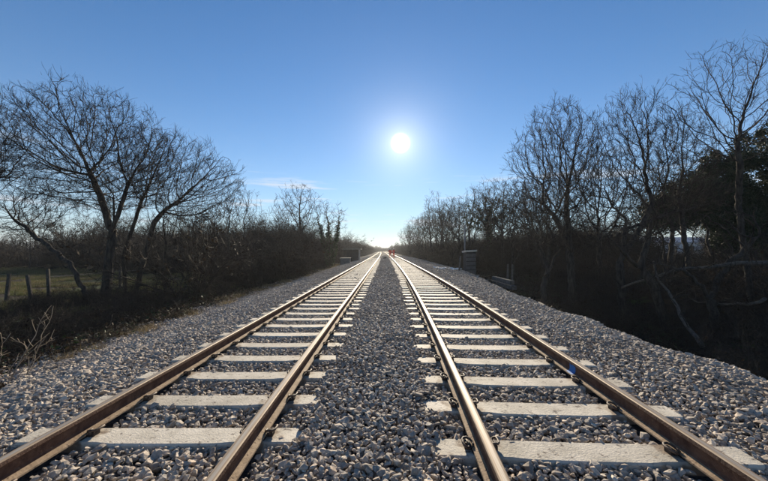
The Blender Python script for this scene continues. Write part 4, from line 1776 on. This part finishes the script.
# fallen limbs on the right
def limb(px0, py0, px1, py1, y0, y1, rad, label, seed):
    a, b_ = at(px0, py0, y0), at(px1, py1, y1)
    rg_ = random.Random(seed)
    pts = []
    n_ = 9
    for i in range(n_ + 1):
        q = a.lerp(b_, i / n_)
        q.z += 0.25 * math.sin(i / n_ * 3.14) * (1 if seed % 2 else -0.5) + rg_.uniform(-0.06, 0.06)
        q.y += rg_.uniform(-0.1, 0.1)
        pts.append(q)
    base = Vector((pts[0].x, pts[0].y, pts[0].z))
    e_ = empty("fallen_limb", base)
    m1 = MB()
    m1.tube([p_ - base for p_ in pts], [rad * (1 - 0.6 * i / n_) for i in range(n_ + 1)], 8)
    m1.build("stem", M["dead_wood_lit"], e_, smooth=True)
    br = []
    rr2 = random.Random(seed + 5)
    for i in range(2, n_ + 1):
        for q in range(2):
            d = vnorm(np.array([rr2.gauss(0, 0.6), rr2.gauss(0, 0.6), rr2.uniform(-0.2, 0.9)]))
            grow(br, rr2, np.array(pts[i] - base), d, rr2.uniform(0.5, 1.1), rad * 0.3, 0,
                 dict(seg=[4, 3, 2], n=[4, 3, 0], t0=[0.2, 0.2], ang=[40, 40], len=[0.5, 0.5], rr=[0.6, 0.6], up=[0, 0, 0],
                      gnarl=[0.2, 0.2, 0.2], tip=[0.4, 0.4, 0.5], leader=False))
    V, Fq = tubes_batch([(P_, R_) for l, P_, R_ in br], lambda r0: 4 if r0 > 0.012 else 3)
    obj("twigs", fast_mesh("twigs", V, Fq, M["twig"]), e_)
    return tag(e_, label, "branch", "fallen limbs right of the line")


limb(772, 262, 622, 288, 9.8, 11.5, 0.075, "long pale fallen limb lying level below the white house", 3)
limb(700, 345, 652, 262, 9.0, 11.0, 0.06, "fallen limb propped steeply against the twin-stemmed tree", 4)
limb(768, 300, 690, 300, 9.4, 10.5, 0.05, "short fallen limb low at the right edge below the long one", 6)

# ------------------------------------------------------------------ white house behind the trees
hy = 46.0
a, b_ = at(646, 250, hy), at(716, 250, hy)
W_ = b_.x - a.x
zb = gz((a.x + b_.x) / 2, hy)
e = empty("white_house", ((a.x + b_.x) / 2, hy, zb))
wt_ = at(384, 243, hy).z - zb
m_ = MB()
m_.box((0, 2.5, wt_ / 2 - 0.1), (W_, 5.0, wt_ + 0.2))
m_.build("wall", M["white_wall"], e)
m_ = MB()
rh = at(384, 236.5, hy).z - zb
hw = W_ / 2 + 0.3
v = [(-hw, -0.35, wt_ - 0.02), (hw, -0.35, wt_ - 0.02), (hw, 5.35, wt_ - 0.02), (-hw, 5.35, wt_ - 0.02), (-hw, 2.5, rh), (hw, 2.5, rh),
     (-hw, -0.35, wt_ + 0.12), (hw, -0.35, wt_ + 0.12), (hw, 5.35, wt_ + 0.12), (-hw, 5.35, wt_ + 0.12)]
m_.add(v, [(3, 2, 1, 0), (0, 1, 7, 6), (2, 3, 9, 8), (6, 7, 5, 4), (8, 9, 4, 5), (0, 6, 4, 9, 3), (1, 2, 8, 5, 7)])
m_.build("roof", M["slate"], e)
for k in range(4):
    x = -W_ / 2 + W_ * (k + 0.5) / 4
    m_ = MB()
    m_.box((x, -0.01, 1.55), (1.3, 0.08, 1.0), bev=0.01)
    wn = m_.build("window", M["glass"], e)
    m_ = MB()
    for (cx2, cz2, sx, sz) in ((0, 0.52, 1.42, 0.07), (0, -0.52, 1.42, 0.09), (-0.67, 0, 0.07, 1.0), (0.67, 0, 0.07, 1.0), (0, 0, 0.05, 1.0)):
        m_.box((x + cx2, -0.05, 1.55 + cz2), (sx, 0.06, sz))
    m_.build("frame", M["white_plastic"], wn)
tag(e, "low white house with a grey roof glimpsed through the right-hand trees", "house")

# ------------------------------------------------------------------ workers in orange, far down the line
def person(x, y, z, yaw, label, arm, stride):
    bm = bmesh.new()
    J = {"pelvis": (0, 0, 0.95, 0.15, 0.12), "waist": (0, 0, 1.10, 0.15, 0.11), "chest": (0, 0, 1.32, 0.19, 0.13), "neckbase": (0, 0, 1.47, 0.09, 0.09),
         "neck": (0, 0.01, 1.53, 0.058, 0.06), "head": (0, 0.02, 1.63, 0.085, 0.10), "crown": (0, 0.02, 1.73, 0.065, 0.075)}
    for sd, nm in ((-1, "l"), (1, "r")):
        st = stride * sd
        J["hip" + nm] = (sd * 0.10, 0, 0.90, 0.095, 0.10)
        J["knee" + nm] = (sd * 0.12, 0.03 + st * 0.5, 0.50, 0.068, 0.07)
        J["ankle" + nm] = (sd * 0.13, st, 0.09, 0.05, 0.055)
        J["toe" + nm] = (sd * 0.14, st + 0.17, 0.045, 0.045, 0.04)
        J["sho" + nm] = (sd * 0.20, 0, 1.42, 0.075, 0.075)
        J["elb" + nm] = (sd * 0.27, 0.03 + arm * 0.12, 1.13, 0.052, 0.052)
        J["wri" + nm] = (sd * 0.24, 0.10 + arm * 0.30, 0.92 + arm * 0.12, 0.036, 0.036)
        J["hand" + nm] = (sd * 0.22, 0.14 + arm * 0.36, 0.86 + arm * 0.13, 0.038, 0.025)
    E = [("pelvis", "waist"), ("waist", "chest"), ("chest", "neckbase"), ("neckbase", "neck"), ("neck", "head"), ("head", "crown")]
    for nm in "lr":
        E += [("pelvis", "hip" + nm), ("hip" + nm, "knee" + nm), ("knee" + nm, "ankle" + nm), ("ankle" + nm, "toe" + nm), ("neckbase", "sho" + nm),
              ("sho" + nm, "elb" + nm), ("elb" + nm, "wri" + nm), ("wri" + nm, "hand" + nm)]
    keys = list(J)
    me = bpy.data.meshes.new("body")
    me.from_pydata([J[k][:3] for k in keys], [(keys.index(a_), keys.index(b2)) for a_, b2 in E], [])
    bm.free()
    ob = obj("body", me)
    sm = ob.modifiers.new("skin", 'SKIN')
    for i, k in enumerate(keys):
        sv = me.skin_vertices[0].data[i]
        sv.radius = J[k][3:5]
        sv.use_root = (k == "pelvis")
    ob.modifiers.new("smooth", 'SUBSURF').levels = 1
    dg = bpy.context.evaluated_depsgraph_get()
    m2 = bpy.data.meshes.new_from_object(ob.evaluated_get(dg))
    bpy.data.objects.remove(ob)
    m2.materials.clear()
    for k in ("orange", "skin", "pipe"):
        m2.materials.append(M[k])
    for pl in m2.polygons:
        c = pl.center
        pl.material_index = 1 if (c.z > 1.52 or (abs(c.x) > 0.16 and c.z < 0.90 + arm * 0.12 and c.z > 0.75)) else (2 if c.z < 0.10 else 0)
        pl.use_smooth = True
    e_ = empty("person", (x, y, z), yaw)
    obj("body", m2, e_)
    hm = MB()
    rings = []
    for (rr_, zz) in ((0.125, 1.70), (0.118, 1.72), (0.112, 1.77), (0.085, 1.82), (0.03, 1.845)):
        rings.append([(rr_ * math.cos(w) * 0.92, 0.02 + rr_ * math.sin(w) * 1.1, zz) for w in np.linspace(0, 2 * math.pi, 13)[:-1]])
    vv = [p_ for q in rings for p_ in q]
    ff = [(i * 12 + k, i * 12 + (k + 1) % 12, (i + 1) * 12 + (k + 1) % 12, (i + 1) * 12 + k) for i in range(4) for k in range(12)] + [tuple(48 + k for k in range(12))]
    hm.add(vv, ff)
    hm.build("helmet", M["white_plastic"], e_, smooth=True)
    bd = MB()
    vv = [(0.215 * math.cos(w), 0.165 * math.sin(w), zz) for zz in (1.10, 1.15) for w in np.linspace(0, 2 * math.pi, 15)[:-1]]
    bd.add(vv, [(k, (k + 1) % 14, 14 + (k + 1) % 14, 14 + k) for k in range(14)])
    bd.build("reflective_band", M["reflective"], e_)
    return tag(e_, label, "person", "workers in orange on the distant track")


py_ = 58.0
zt = RZ - SLP
person(at(390.2, 250, py_).x, py_, zt, 2.9, "left one of two far workers in orange clothing standing on the track", 0.2, 0.06)
person(at(393.8, 250, py_ + 1.5).x, py_ + 1.5, zt, 0.5, "right one of two far workers in orange clothing standing on the track", 0.8, -0.05)
m_ = MB()
m_.box((0, 0, 0.16), (0.55, 0.35, 0.32), bev=0.03)
m_.box((0, 0, 0.345), (0.18, 0.04, 0.05), bev=0.012)
kx = at(385, 250, 55).x
tag(m_.build("equipment_case", M["dark_gap"], None, (kx, 55, float(bed_z(np.array([kx]), np.array([55.0]))[0]) - 0.03)), "small dark case between the tracks near the far workers", "case")

# ------------------------------------------------------------------ far trees closing the view
i = 0
FAR = []
r = random.Random(17)
for k in range(26):
    y = 105 + k * 11 + r.uniform(-4, 4)
    for sd in (-1, 1):
        x = float(bend(y)) + (sd * r.uniform(8.5, 14) if k < 20 else r.uniform(-14, 14))
        if sd < 0:
            x -= 1.5
        m_ = (ms2, ms3, ms4, ms5)[r.randrange(4)]
        s = r.uniform(0.55, 0.85)
        tree("bare_tree", (x, y, gz(x, y)), m_, f"small hazy bare tree lining the {'left' if sd < 0 else 'right'} of the line near the vanishing point",
             f"far trees {'left' if sd < 0 else 'right'} of the line", rz=r.uniform(0, 6.28), sc=s)
sp_f = []
rg = np.random.default_rng(77)
for k in range(900):
    y = rg.uniform(140, 420)
    x = float(bend(y)) + rg.choice([-1, 1]) * rg.uniform(7, 22)
    if y > 300:
        x = float(bend(y)) + rg.uniform(-25, 25)
    sp_f.append((x, y, rg.uniform(0.8, 1.4)))
thicket("far_woodland", "hazy far scrub closing the view where the tracks vanish", sp_f, 78)

# ------------------------------------------------------------------ the air
mh = bpy.data.materials.new("haze_air")
mh.use_nodes = True
t = mh.node_tree
for n in list(t.nodes):
    t.nodes.remove(n)
pv = t.nodes.new("ShaderNodeVolumePrincipled")
pv.inputs["Color"].default_value = (0.93, 0.95, 0.98, 1)
pv.inputs["Density"].default_value = 0.0004
pv.inputs["Anisotropy"].default_value = 0.4
mo = t.nodes.new("ShaderNodeOutputMaterial")
t.links.new(pv.outputs[0], mo.inputs["Volume"])
mb = MB()
mb.box((0, 1100, 7.5), (3020, 2830, 21.0))
hz = mb.build("haze", mh)
tag(hz, "thin pale haze hanging over the whole line", "haze", kind="stuff")
